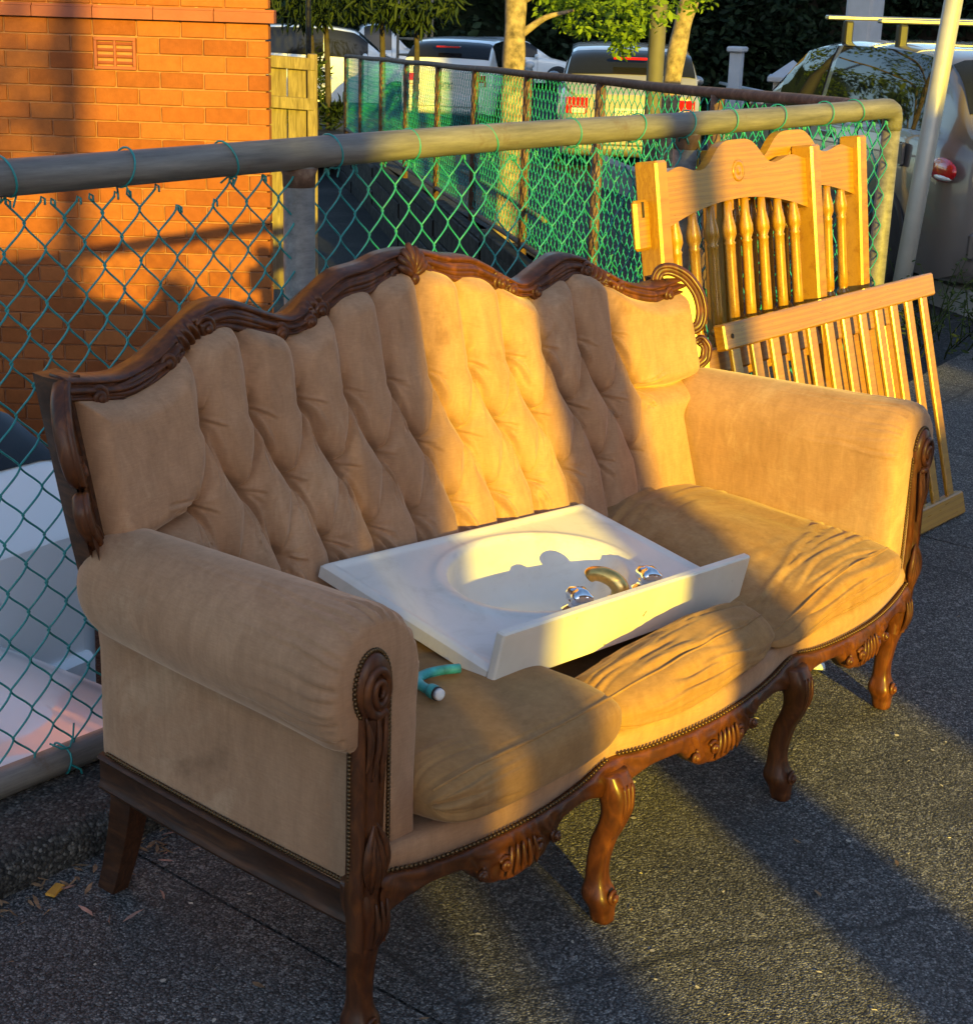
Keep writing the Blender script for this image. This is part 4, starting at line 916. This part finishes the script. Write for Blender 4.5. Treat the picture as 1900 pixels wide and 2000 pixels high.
# ================================================================== cars
def pch(x, xt, yt): return smoothcurve(x, xt, yt, .012)
def car(name, label, paintm, pos, heading, L=4.3, W=1.76, H=1.47, style='hatch', lights=None, plate=True, wheel=.31, group='parked cars', bars=False, red_low=False):
    """local: +x forward, rear at x=0; stations given as fractions of the length"""
    e = empty(name, pos, heading, label, 'car', group)
    ST = {'hatch': ([0, .02, .05, .12, .20, .32, .50, .62, .76, .80, .92, .98, 1],
                    [.62, .64, .66, .67, .67, .66, .64, .63, .60, .60, .52, .45, .40],
                    [.63, .72, .80, .93, .985, 1.0, 1.0, .965, .645, .625, .535, .46, .41]),
          'wagon': ([0, .02, .05, .10, .18, .32, .50, .62, .76, .80, .92, .98, 1],
                    [.62, .64, .66, .67, .67, .66, .64, .63, .60, .60, .53, .46, .40],
                    [.64, .76, .88, .965, .99, 1.0, .99, .95, .645, .625, .55, .47, .41]),
          'sedan': ([0, .02, .06, .14, .22, .36, .50, .62, .76, .80, .92, .98, 1],
                    [.62, .65, .67, .67, .67, .66, .65, .63, .60, .59, .51, .44, .40],
                    [.63, .67, .70, .745, .90, .99, 1.0, .95, .64, .61, .525, .45, .41]),
          'ute': ([0, .02, .05, .12, .30, .50, .512, .56, .62, .68, .78, .82, .94, .99, 1],
                  [.60, .60, .60, .60, .60, .60, .62, .63, .63, .63, .62, .60, .56, .50, .45],
                  [.601, .605, .606, .606, .606, .606, .90, .985, 1.0, .97, .66, .635, .58, .51, .46])}[style]
    f = np.concatenate([.05*np.linspace(0, 1, 14)**1.8, np.linspace(.06, .94, 44), 1-.05*np.linspace(1, 0, 14)**1.8]); zb_ = pch(f, ST[0], ST[1])*H; zr = np.maximum(pch(f, ST[0], ST[2])*H, zb_+.004)
    en = np.sqrt(np.clip(1-(np.clip(.05-f, 0, 1)/.0502)**2, 0, 1)); en2 = np.sqrt(np.clip(1-(np.clip(f-.95, 0, 1)/.0502)**2, 0, 1)); hw = W/2*np.interp(f, [0, .06, .14, .5, .85, .95, 1], [.93, .965, .99, 1, .98, .93, .88])*(.80+.20*en)*(.72+.28*en2); gh = np.clip((zr-zb_)/(.3*H), 0, 1)
    floor = .17*np.ones_like(f)+.12*(1-en)+.12*(1-en2); zb_ = zb_*(1-.05*(1-en))*(1-.10*(1-en2)); zr = np.maximum(zr*(1-.04*(1-en)), zb_+.004)
    ring = []
    for i in range(len(f)):
        w, zbt, zt, g = hw[i], zb_[i], zr[i], gh[i]; wr = w*(1-.16*g)
        half = [(w*.80, floor[i]), (w*.97, floor[i]+.03), (w*1.0, floor[i]+.16), (w*1.005, .55*zbt+.1), (w*.99, zbt-.05), (w*.965, zbt), (w*.955, zbt+.012)]
        for t in (.2, .4, .6, .8): half.append((w*.955+(wr-w*.955)*t, zbt+.012+(zt-zbt-.07*g)*t))
        half += [(wr*.97, zt-.045*g), (wr*.88, zt-.018*g), (wr*.6, zt-.003), (wr*.25, zt+.004)]
        ring.append([(f[i]*L, y, z) for y, z in half]+[(f[i]*L, -y, z) for y, z in half[::-1]])
    P = np.array(ring); m = P.shape[1]; h = m//2
    b = MB(); b.grid(P, True); b.f += [tuple(range(m)), tuple(range(71*m+m-1, 71*m-1, -1))]; b.mi += [0, 0]
    o = b.build('body', paintm, e, True, 45); fix_normals(o)
    def patch(i0, i1, j0, j1, out, name, mat, par=e, sub=1):
        sl = P[i0:i1+1, j0:j1+1].copy(); c0 = np.array([sl[..., 0].mean(), 0, .75*H])
        n_ = np.cross(np.gradient(sl, axis=0), np.gradient(sl, axis=1)); n_ /= np.linalg.norm(n_, axis=-1)[..., None]+1e-9
        if (n_.mean((0, 1))@(sl.mean((0, 1))-c0)) < 0: n_ = -n_
        b = MB(); b.grid(sl+n_*out); pp = b.build(name, mat, par); return pp
    fi = lambda q: int(np.argmin(np.abs(f-q)))
    G = M['car_glass']
    if style != 'ute':
        r0, r1 = {'hatch': (.045, .155), 'wagon': (.025, .095), 'sedan': (.15, .30)}[style]
        patch(fi(r0), fi(r1), h-4, h+3, .006, 'rear_window', G); w0 = fi(.64); patch(w0, fi(.765), h-4, h+3, .006, 'windscreen', G)
        s0 = {'hatch': .14, 'wagon': .10, 'sedan': .27}[style]
        for a_, c_ in ((s0, .30), (.315, .47), (.485, .68)):
            if c_-a_ < .03: continue
            patch(fi(a_), fi(c_), 6, 11, .006, 'side_window', G); patch(fi(a_), fi(c_), m-12, m-7, .006, 'side_window', G)
    else:
        patch(fi(.66), fi(.775), h-4, h+3, .006, 'windscreen', G); patch(fi(.55), fi(.70), 6, 11, .006, 'side_window', G); patch(fi(.55), fi(.70), m-12, m-7, .006, 'side_window', G)
        patch(fi(.505), fi(.525), h-3, h+2, .006, 'rear_window', G)
        for s_ in (-1, 1):
            for k in range(4):
                b = MB(); b.box(.05*L, .495*L, s_*(W/2+.004)-.012, s_*(W/2+.004)+.012, .60*H+.02+k*.10, .60*H+.095+k*.10, .004); b.build('tray_board', M['alloy'], e, False)
        b = MB(); b.box(.49*L, .50*L, -W/2, W/2, .60*H+.42, .60*H+.46); b.build('tray_rack', M['alloy'], e, False)
    for xq in (.185, .81):
        for s_ in (-1, 1):
            b = MB(); b.lathe([(wheel*1.16, -.004), (wheel*1.16, .006), (wheel*.9, .008), (0, .008)], 28, TR((xq*L, s_*(W/2*.992), wheel), R_(-90*s_))); b.build('wheel_arch', M['black_trim'], e)
            b = MB(); b.lathe([(wheel*.62, -.10), (wheel*.95, -.10), (wheel, -.07), (wheel, .01), (wheel*.94, .03), (wheel*.68, .032)], 28, TR((xq*L, s_*(W/2-.01), wheel), R_(-90*s_))); wo_ = b.build('wheel', M['tyre'], e)
            b = MB(); b.lathe([(0, .030), (wheel*.12, .034), (wheel*.22, .022), (wheel*.60, .024), (wheel*.66, .032), (wheel*.69, .028)], 28, TR((xq*L, s_*(W/2-.01), wheel), R_(-90*s_)), lobes=5, amp=.0); b.build('rim', M['alloy'], wo_)
    # lamps follow the corner of the body
    i0, i1 = 0, fi(.055)
    for s_ in (-1, 1):
        if lights == 'wrap':
            b = MB(); b.ball((.13, s_*(W/2-.032), .555*H), (.17, .036, .070), 22, 14); to = b.build('tail_light', M['red_lens'], e)
            b = MB(); b.ball((.10, s_*(W/2-.028), .53*H), (.11, .037, .022), 14, 8); b.build('reversing_lens', M['clear_lens'], to)
    for s_ in ((-1, 1) if lights is None else ()):
        b = MB(); b.box(-.014, .02, s_*W*.36-.13, s_*W*.36+.13, .47*H, .60*H, .01); to = b.build('tail_light', M['red_lens'], e, False)
        b = MB(); b.box(-.018, .0, s_*W*.36-.10, s_*W*.36+.06, .475*H, .515*H, .004); b.build('reversing_lens', M['clear_lens'], to, False)
    for s_ in (-1, 1):
        b = MB(); b.ball((.975*L, s_*W*.36, .46*H), (.07, .17, .06), 12, 8); b.build('headlight', M['clear_lens'], e)
        if style != 'ute':
            b = MB(); b.ball((.66*L, s_*(W/2+.08), .66*H), (.06, .10, .07), 10, 8); b.build('mirror', paintm, e)
        b = MB()
        for xq in ((.40, .56) if style != 'ute' else (.58,)): b.box(xq*L, xq*L+.18, s_*(W/2+.002)-.012, s_*(W/2+.002)+.012, .575*H, .60*H, .004)
        b.build('door_handle', paintm, e, False, kind='stuff')
    if style in ('hatch', 'wagon'):
        b = MB(); b.box(.055*L-.02, .075*L, -.22, .22, .955*H if style == 'wagon' else .90*H, .975*H if style == 'wagon' else .92*H, .005); b.build('brake_light', M['red_lens'], e, False)
    b = MB(); b.box(-.035, .10, -W*.40, W*.40, .22*H, .33*H, .02); b.build('bumper', paintm if style != 'ute' else M['black_trim'], e, False)
    if plate:
        b = MB(); b.box(-.030, -.012, -.18, .18, .435*H, .52*H, .004); po = b.build('number_plate', M['plate'], e, False)
        b = MB()
        for k in range(6):
            y = -.135+k*.054
            b.box(-.033, -.0305, y-.017, y-.009, .449*H, .506*H); b.box(-.033, -.0305, y+.007, y+.015, .449*H if k % 2 else .475*H, .506*H)
            b.box(-.033, -.0305, y-.0085, y+.0065, .499*H if k % 3 else .449*H, .506*H if k % 3 else .456*H)
        b.build('plate_characters', M['plate_dark'], po, False, kind='stuff')
    if bars:
        for xq in (.30, .50):
            b = MB(); b.box(xq*L-.03, xq*L+.03, -W*.46, W*.46, H+.105, H+.135, .008); ro = b.build('roof_bar', M['alloy'], e, False)
            for s_ in (-1, 1):
                b = MB(); b.box(xq*L-.035, xq*L+.035, s_*W*.37-.03, s_*W*.37+.03, H-.05, H+.10, .01); b.build('bar_foot', M['black_trim'], ro, False)
    # shut lines
    b = MB()
    for s_ in (-1, 1):
        for q in ((.31, .48, .665) if style != 'ute' else (.53, .70)):
            i = fi(q); pts = P[i, 1:7].copy() if s_ > 0 else P[i, m-7:m-1].copy(); pts[:, 1] += s_*.002; b.tube(pts, .004, 5)
    b.build('door_gap', M['black_trim'], e, kind='stuff')
    return e, P
def gpos(x, y): return (x, y, float(gz(x, y)))
def rear_corner(px, py, heading, W, side):
    """position of the rear centre from the spot of one rear corner"""
    rx, ry = math.sin(heading), -math.cos(heading); return gpos(px+rx*W/2*side, py+ry*W/2*side)
hd = R_(50)
suv, _ = car('parked_wagon', 'champagne wagon with roof bars parked beyond the fence corner by the steel pole', M['paint_champagne'], rear_corner(8.73, 3.95, hd, 1.8, 1), hd, 4.5, 1.8, 1.50, 'wagon', lights='wrap', bars=True)
b = MB(); b.box(.60, .76, .905, .9105, .80, .94, .012); b.build('fuel_flap', M['paint_champagne'], suv, False)
car('parked_hatchback', 'silver hatchback with red tail lights seen from behind through the mesh', M['paint_silver'], gpos(16.1, 11.35), R_(37), 4.2, 1.76, 1.45, 'hatch')
car('parked_hatchback', 'white hatchback seen from behind through the far left end of the side fence', M['paint_white'], gpos(22.4, 19.9), R_(27), 4.3, 1.78, 1.5, 'hatch')
car('parked_sedan', 'white coupe parked side on up the street behind the tree trunk', M['paint_white'], gpos(35.1, 31.8), R_(-37), 4.4, 1.8, 1.40, 'sedan')
car('parked_ute', 'white utility truck with slatted tray parked beneath the drooping dark foliage', M['paint_ivory'], gpos(29.2, 32.4), R_(-43), 4.9, 1.8, 1.78, 'ute')
car('parked_car', 'dark blue car standing behind the silver hatchback near the bent trunk', M['paint_blue'], gpos(28.9, 19.2), R_(33), 4.3, 1.75, 1.45, 'hatch', plate=False)
car('parked_van', 'white van parked far left at the top behind the dark leaves', M['paint_white'], gpos(23.9, 27.6), R_(-46), 4.6, 1.8, 1.75, 'wagon', plate=False)
car('driveway_car', 'white car whose smooth bonnet shows through the mesh just behind the bottom rail', M['paint_white'], (-1.55, 3.55, -1.0), R_(4), 4.2, 1.72, 1.42, 'sedan', plate=False, group='white cars in the sunken driveway')
car('driveway_car', 'white car with dark rear window below the brick wall at the left edge', M['paint_white'], (2.30, 4.10, -1.0), R_(97), 4.2, 1.74, 1.40, 'hatch', plate=False, lights='wrap', group='white cars in the sunken driveway')
# ================================================================== trees, hedge, poles, small things
def leaves(n, centre_fn, size, aspect, droop=0.0, rs=None):
    r = rs or rng; C = centre_fn(n); L = size*r.uniform(.6, 1.3, n); Wd = L*aspect
    a = r.uniform(0, 2*math.pi, n); tl = r.normal(-droop, .5, n)
    d = np.stack([np.cos(a)*np.cos(tl), np.sin(a)*np.cos(tl), np.sin(tl)], -1); up = r.normal(size=(n, 3)); s_ = np.cross(d, up); s_ /= np.linalg.norm(s_, axis=1)[:, None]+1e-9; nn_ = np.cross(s_, d)
    V = np.zeros((n, 6, 3)); V[:, 0] = C; V[:, 1] = C+d*(L*.35)[:, None]+s_*(Wd*.5)[:, None]; V[:, 2] = C+d*(L*.72)[:, None]+s_*(Wd*.38)[:, None]; V[:, 3] = C+d*L[:, None]-nn_*(L*.12)[:, None]
    V[:, 4] = C+d*(L*.72)[:, None]-s_*(Wd*.38)[:, None]; V[:, 5] = C+d*(L*.35)[:, None]-s_*(Wd*.5)[:, None]
    k = np.arange(n)*6; me_f = np.concatenate([np.stack([k, k+1, k+2, k+3], -1), np.stack([k, k+3, k+4, k+5], -1)])
    return V.reshape(-1, 3), me_f
def leaf_obj(name, parts, mat, parent):
    V = np.concatenate([p[0] for p in parts]); off = 0; Fs = []
    for v, f in parts: Fs.append(f+off); off += len(v)
    Fq = np.concatenate(Fs); me = bpy.data.meshes.new(name); me.vertices.add(len(V)); me.vertices.foreach_set('co', V.ravel())
    me.loops.add(Fq.size); me.loops.foreach_set('vertex_index', Fq.ravel().astype(np.int32)); me.polygons.add(len(Fq)); me.polygons.foreach_set('loop_start', np.arange(0, Fq.size, 4, dtype=np.int32))
    me.update(calc_edges=True); me.materials.append(mat); return link(name, me, parent)
def blob(c, r, shell=.55):
    def fn(n):
        d = rng.normal(size=(n, 3)); d /= np.linalg.norm(d, axis=1)[:, None]; q = rng.uniform(shell**3, 1, n)**(1/3); return np.asarray(c)+d*q[:, None]*np.asarray(r)
    return fn
def tube_obj(name, path, rad, mat, parent, seg=10, sig=.06, n=30, knob=0):
    path = np.array(path, float); t = np.linspace(0, 1, len(path)); q = np.linspace(0, 1, n)
    p = np.stack([smoothcurve(q, t, path[:, k], sig) for k in range(3)], -1); r = np.interp(q, t, rad)*(1+knob*np.sin(q*31)*np.sin(q*17))
    b = MB(); b.tube(p, r, seg); return b.build(name, mat, parent)
# --- sunlit street tree behind the side fence
tr = empty('street_tree', (9.68, 7.92, float(gz(9.68, 7.92))), 0, 'slender street tree with pale sunlit trunk and bright green leaves', 'tree')
tube_obj('trunk', [(-.05, -.02, -.1), (.0, .0, .4), (.10, .07, .9), (.22, .17, 1.4), (.34, .26, 2.0), (.45, .3, 3.0)], [.11, .095, .09, .086, .082, .06], M['bark_pale'], tr, 14, .05, 50, .08)
limbs = []
for k, (pts) in enumerate([[(.30, .22, 1.75), (.55, .0, 1.95), (.9, -.25, 2.0), (1.3, -.55, 1.9)], [(.36, .26, 2.2), (.75, .1, 2.5), (1.2, -.3, 2.45), (1.7, -.8, 2.2)], [(.4, .3, 2.5), (.1, .6, 2.9), (-.3, 1.0, 2.9)], [(.42, .3, 2.8), (.7, .5, 3.4), (.9, .8, 3.8)], [(.25, .18, 1.50), (.42, .04, 1.66), (.62, -.10, 1.72)]]):
    tube_obj('limb', pts, np.linspace(.035, .010, len(pts)), M['bark_pale'], tr, 7, .08, 16)
parts = []
def spray(c, n, r, size=.055, dr=.35): parts.append(leaves(n, blob(c, r, .2), size, .46, dr))
base = np.array([9.68, 7.92, float(gz(9.68, 7.92))]); KS = 1.123
def wsp(x, y, z, n, r, size=.055): spray(np.array([x*KS, y*KS, 1.62+(z-1.62)*KS])-base, n, r, size)
for (x, y, z, n, r) in [(9.25, 7.15, 1.50, 260, (.22, .22, .12)), (9.35, 7.05, 1.36, 160, (.2, .2, .07)), (9.65, 7.05, 1.50, 300, (.3, .25, .1)), (9.75, 6.98, 1.34, 240, (.18, .18, .10)), (9.72, 6.95, 1.22, 120, (.11, .11, .07)), (9.95, 6.9, 1.46, 260, (.2, .2, .09)), (10.0, 6.88, 1.36, 110, (.10, .10, .06)), (9.4, 7.3, 1.62, 200, (.3, .3, .12)), (9.0, 7.3, 1.72, 160, (.2, .2, .1)), (8.75, 7.55, 1.68, 90, (.15, .15, .06)), (10.15, 6.7, 1.6, 220, (.25, .25, .14))]:
    wsp(x, y, z, n, r)
for k in range(26):
    c0 = np.array([9.5, 6.9, 2.3])+rng.normal(size=3)*np.array([.8, .8, .35]); wsp(*c0, 170, (.4, .4, .22), .07)
leaf_obj('crown', parts, M['leaf_bright'], tr)
# --- dark overhanging shrub by the far end of the side fence
K2 = 2.15
def far(x, y, z): return np.array([x*K2, y*K2, 1.62+(z-1.62)*K2])
sb = far(9.0, 9.2, 0); sb[2] = float(gz(sb[0], sb[1]))
sh = empty('dark_shrub', tuple(sb), 0, 'dark drooping shrub with long narrow leaves beyond the end of the side fence', 'tree')
for k, (x, y) in enumerate([(8.55, 9.45), (8.93, 9.25), (9.0, 9.18), (9.35, 8.95), (9.5, 8.75)]):
    o = far(x, y, 0)-sb; o[2] = 0; tube_obj('stem', [o+(0, 0, -.1), o+(.05*k-.1, .04, 1.1), o+(.06*k-.12, .1, 2.0), o+(.05, .1, 3.6)], [.06, .05, .04, .03], M['bark_dark'], sh, 6)
parts = []
for (x, y, z, n, r) in [(8.35, 9.35, 1.48, 130, (.22, .22, .14)), (8.7, 9.15, 1.46, 160, (.25, .25, .15)), (9.05, 9.0, 1.48, 200, (.28, .28, .13)), (9.3, 8.8, 1.44, 170, (.2, .2, .12)), (9.42, 8.65, 1.40, 100, (.12, .12, .10)), (9.55, 8.6, 1.49, 150, (.22, .22, .12)), (8.85, 9.2, 1.38, 90, (.15, .15, .08)), (8.2, 9.5, 1.36, 70, (.12, .12, .1)), (9.1, 9.0, 1.75, 500, (.8, .8, .22)), (9.0, 9.0, 2.2, 600, (.9, .9, .4))]:
    parts.append(leaves(n, blob(far(x, y, z)-sb, np.array(r)*K2, .2), .27, .17, .85))
for (x, y, z, n, r) in [(8.95, 9.3, .80, 300, (.10, .10, .30)), (8.7, 9.5, .62, 200, (.12, .12, .12)), (9.05, 9.15, .62, 160, (.10, .10, .10))]:
    parts.append(leaves(n, blob(far(x, y, z)-sb, np.array(r)*K2, .1), .22, .2, -.3))
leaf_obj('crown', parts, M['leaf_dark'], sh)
st_ = empty('garden_stake', (13.0, 13.6, -.5), 0, 'thin black upright stake between the brick corner and the shrub', 'stake'); b = MB(); b.tube([(0, 0, 0), (.02, .01, 1.4), (.03, .02, 3.4)], .03, 8); b.build('rod', M['black_stake'], st_)
# --- grey pole and bent pale trunk near the silver hatchback
gp = empty('grey_pole', (11.10, 7.60, float(gz(11.1, 7.6))), 0, 'plain grey street pole left of the bent pale trunk', 'pole'); b = MB(); b.tube([(0, 0, 0), (.03, .02, 1.2), (.06, .05, 3.2)], .068, 14); b.build('shaft', M['dark_pole'], gp)
bt = empty('bent_tree', (12.03, 8.05, float(gz(12.03, 8.05))), 0, 'bare bent pale trunk right of the grey pole', 'tree')
tube_obj('trunk', [(-.10, -.0, -.1), (-.03, .01, .7), (.05, .03, 1.3), (.20, .05, 1.75), (.28, .02, 1.95), (.26, .06, 2.1), (.34, .1, 2.5), (.5, .2, 3.6)], [.10, .09, .085, .075, .085, .08, .075, .05], M['bark_pale'], bt, 12, .025, 60, .10)
parts = [leaves(500, blob((.6, .2, 4.0), (.9, .9, .5), .2), .09, .4, .2)]; leaf_obj('crown', parts, M['leaf_dark'], bt)
# --- white gate posts, pillar and low rail across the street
def at_(x, y): return float(gz(x, y))
wp = empty('white_post', (21.4, 13.2, at_(21.4, 13.2)), .3, 'slim white gate post left of the capped pillar', 'post'); b = MB(); b.box(-.09, .09, -.09, .09, 0, 1.42, .01); b.build('shaft', M['white_render'], wp, False); b = MB(); b.box(-.15, .15, -.13, .13, 1.42, 1.50, .02); b.build('cap', M['white_render'], wp, False)
pl = empty('gate_pillar', (20.1, 11.5, at_(20.1, 11.5)), .5, 'square white gate pillar with pyramid cap beside the wagon windscreen', 'pillar'); b = MB(); b.box(-.24, .24, -.24, .24, 0, 1.05, .01); b.build('shaft', M['white_render'], pl, False)
b = MB(); b.box(-.32, .32, -.32, .32, 1.05, 1.13, .015); b.add([(-.28, -.28, 1.131), (.28, -.28, 1.131), (.28, .28, 1.131), (-.28, .28, 1.131), (0, 0, 1.34)], [(0, 1, 4), (1, 2, 4), (2, 3, 4), (3, 0, 4), (3, 2, 1, 0)]); b.build('cap', M['white_render'], pl, False)
lr = empty('low_railing', (22.9, 14.4, at_(22.9, 14.4)), math.atan2(11.5-14.4, 20.1-22.9), 'low white pipe railing between the gate post and the pillar', 'railing')
b = MB(); b.tube([(0, 0, .93), (2, 0, .95), (3.9, 0, .97)], .026, 8); b.build('rail', M['white_render'], lr)
for k in range(4):
    b = MB(); b.tube([(.5+k*1.0, 0, 0), (.5+k*1.0, 0, .5), (.5+k, 0, .94)], .022, 8); b.build('upright', M['white_render'], lr)
lw = empty('low_brick_wall', (25.4, 16.9, at_(25.4, 16.9)), R_(-50), 'dim brown brick garden wall below the hedge across the street', 'wall'); b = MB(); b.box(-.5, 4.5, -.12, .12, 0, 1.5); b.build('face', M['brick_sheet'], lw, False); b = MB(); b.box(-.53, 4.53, -.15, .15, 1.5, 1.58, .01); b.build('coping', M['concrete'], lw, False)
# --- lilac post top right, wire tree guard
tg = empty('tree_guard', (27.7, 25.5, at_(27.7, 25.5)), .6, 'slatted timber tree guard standing up the street', 'tree guard')
for x, y in ((-.5, -.3), (.5, -.3), (0, .4)):
    b = MB(); b.tube([(x, y, 0), (x, y, 1.4), (x, y, 2.6)], .035, 6); b.build('stake', M['weathered'], tg)
for z in (1.15, 1.5, 1.85, 2.15):
    pts = [(-.5, -.3, z), (-.2, -.36, z-.08), (.2, -.36, z-.10), (.5, -.3, z), (.3, .1, z), (0, .4, z), (-.3, .1, z), (-.5, -.3, z)]; b = MB(); b.tube(pts, .022, 6); b.build('band', M['weathered'], tg)
ptp = empty('pale_post', (17.9, 9.35, at_(17.9, 9.35)), 0, 'thick pale painted post behind the wagon roof', 'post'); b = MB(); b.box(-.17, .17, -.17, .17, 0, 4.2, .03); b.build('shaft', M['white_render'], ptp, False)
# --- steel sign pole beside the wagon
sp = empty('steel_pole', (7.57, 3.63, .0), 0, 'tilted galvanised steel pole in front of the parked wagon', 'pole')
b = MB(); b.tube([(0, 0, -.15), (.10, -.03, .8), (.30, -.09, 2.9)], .046, 18); b.build('shaft', M['steel_pole'], sp)
# --- weeds round the pole foot
wd_ = empty('weeds', (7.45, 3.30, 0), 0, 'straggly weeds round the foot of the steel pole', 'weeds')
parts = []; b = MB()
for k in range(46):
    o = np.array([rng.normal(0, .22), rng.normal(0, .20), 0]); tip = o+np.array([rng.normal(0, .16), rng.normal(0, .16), rng.uniform(.12, .42)]); mid = (o+tip)/2+np.array([0, 0, .06]); b.tube([o, mid, tip], [.004, .003, .0015], 4)
    for q in np.linspace(.3, 1, 6): parts.append(leaves(2, lambda n, q=q, o=o, tip=tip: o+(tip-o)*q+rng.normal(size=(n, 3))*.012, .035, .35))
b.build('stems', M['leaf_weed'], wd_, kind='stuff'); leaf_obj('leaves', parts, M['leaf_weed'], wd_)['kind'] = 'stuff'
# --- timber gate beside the brick building
tgate = empty('timber_gate', (6.78, 7.20, -.2), R_(-43), 'weathered paling gate leaf just right of the brick corner', 'gate')
for k in range(6):
    b = MB(); b.box(-.62+k*.115, -.512+k*.115, 0, .02, 0, 1.40-.012*k, .003); b.build('paling', M['weathered'], tgate, False)
for z in (1.31, 1.08): 
    b = MB(); b.box(-.64, .05, -.035, -.001, z, z+.07, .004, TR((0, 0, 0), 0, R_(3))); b.build('cross_rail', M['weathered'], tgate, False)
b = MB(); b.box(.07, .13, -.03, .06, 0, 1.40, .005); b.build('post', M['weathered'], tgate, False)
# --- far hedge and trees: one dark mass
hg = empty('far_trees', (40, 34, -1.2), 0, 'dark belt of trees closing off the street', 'trees'); hg['kind'] = 'stuff'
del hg['category']
parts = []; hb = np.array([40, 34, -1.2])
for k in range(150):
    t = rng.uniform(-1, 1); px = np.array([46, 34.0])+np.array([.646, -.763])*t*27+np.array([.763, .646])*rng.normal(0, 1.6); z = rng.uniform(-1, 6.5)
    parts.append(leaves(330, blob(np.array([px[0], px[1], z])-hb, (2.1, 2.1, 1.5), .6), .42, .5, .2))
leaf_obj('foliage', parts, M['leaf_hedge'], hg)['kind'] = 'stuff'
b = MB(); b.box(-30, 30, 1.5, 2.5, 0, 9, 0, Matrix.Translation((6, 0, 0))@Matrix.Rotation(math.atan2(-.763, .646), 4, 'Z')); b.build('dark_core', M['leaf_hedge'], hg, False)
# --- nearer dark hedge at right behind the railing
hr = empty('garden_hedge', (24.5, 13.0, at_(24.5, 13)), 0, 'tall dark hedge behind the white pillar and railing', 'hedge'); parts = []
hbb = np.array(hr.location)
for k in range(80):
    px = np.array([24.6, 13.4])+np.array([.646, -.763])*rng.uniform(-3.0, 5.5)+np.array([.763, .646])*rng.normal(.8, .4); parts.append(leaves(620, blob(np.array([px[0], px[1], rng.uniform(-.3, 3.2)])-hbb, (.7, .7, .6), .5), .16, .45, .3))
leaf_obj('foliage', parts, M['leaf_hedge'], hr)
b = MB(); b.box(-3.2, 5.6, 1.6, 1.8, 0, 4.0, 0, Matrix.Rotation(math.atan2(-.763, .646), 4, 'Z')); b.build('twig_core', M['bark_dark'], hr, False)
# --- leaf litter and chips on the footpath
parts = []
def litter(name, n, fn, size, asp, mat, label):
    C = fn(n); V, f = leaves(n, lambda m: C, size, asp); V = V.reshape(n, 6, 3); base_ = V[:, :1].copy(); d = V-base_; d[..., 2] = np.abs(d[..., 2])*.22; V = base_+d
    o = leaf_obj(name, [(V.reshape(-1, 3), f)], mat, None); tag(o, label, None, None, 'stuff'); return o
litter('leaf_litter', 150, lambda n: np.stack([rng.uniform(1.2, 2.3, n), 2.285-np.abs(rng.normal(0, .05, n)), rng.uniform(.001, .012, n)], -1), .035, .22, M['dry_leaf'], 'dry brown leaf litter along the kerb strip behind the sofa')
litter('pink_leaf_litter', 18, lambda n: np.stack([rng.uniform(1.5, 2.0, n), 2.26-np.abs(rng.normal(0, .08, n)), rng.uniform(.002, .012, n)], -1), .045, .2, M['pink_leaf'], 'pinkish dry strips lying behind the rear sofa leg')
litter('stone_chips', 150, lambda n: np.stack([rng.uniform(.9, 3.6, n), rng.uniform(.7, 2.1, n), np.full(n, .002)], -1), .012, .8, M['pale_chip'], 'small pale chips scattered on the footpath')
litter('fallen_leaves', 34, lambda n: np.stack([rng.uniform(.9, 5.5, n), rng.uniform(.6, 2.2, n), np.full(n, .003)], -1), .03, .4, M['dry_leaf'], 'few dry leaves scattered over the open footpath')
def chip(name, loc, sz, rz, mat, label):
    b = MB(); b.box(-sz, sz, -sz*.45, sz*.45, 0, .006, .002); o = b.build(name, mat, None, False); o.location = loc; o.rotation_euler = (.1, .05, rz); tag(o, label, 'leaf')
chip('yellow_leaf', (1.502, 2.252, .004), .022, .5, M['yellow_leaf'], 'small yellow leaf against the kerb strip at the left')
b = MB(); b.ball((0, 0, .012), (.022, .018, .009), 10, 6); o = b.build('paper_scrap', M['white_plastic'], None); V = np.array([v.co for v in o.data.vertices]); V += (wob(V, 90, 10)*.004)[:, None]; o.data.vertices.foreach_set('co', V.ravel()); o.location = (3.41, 1.73, .0); tag(o, 'crumpled white paper scrap on the ground under the far end of the sofa', 'paper')
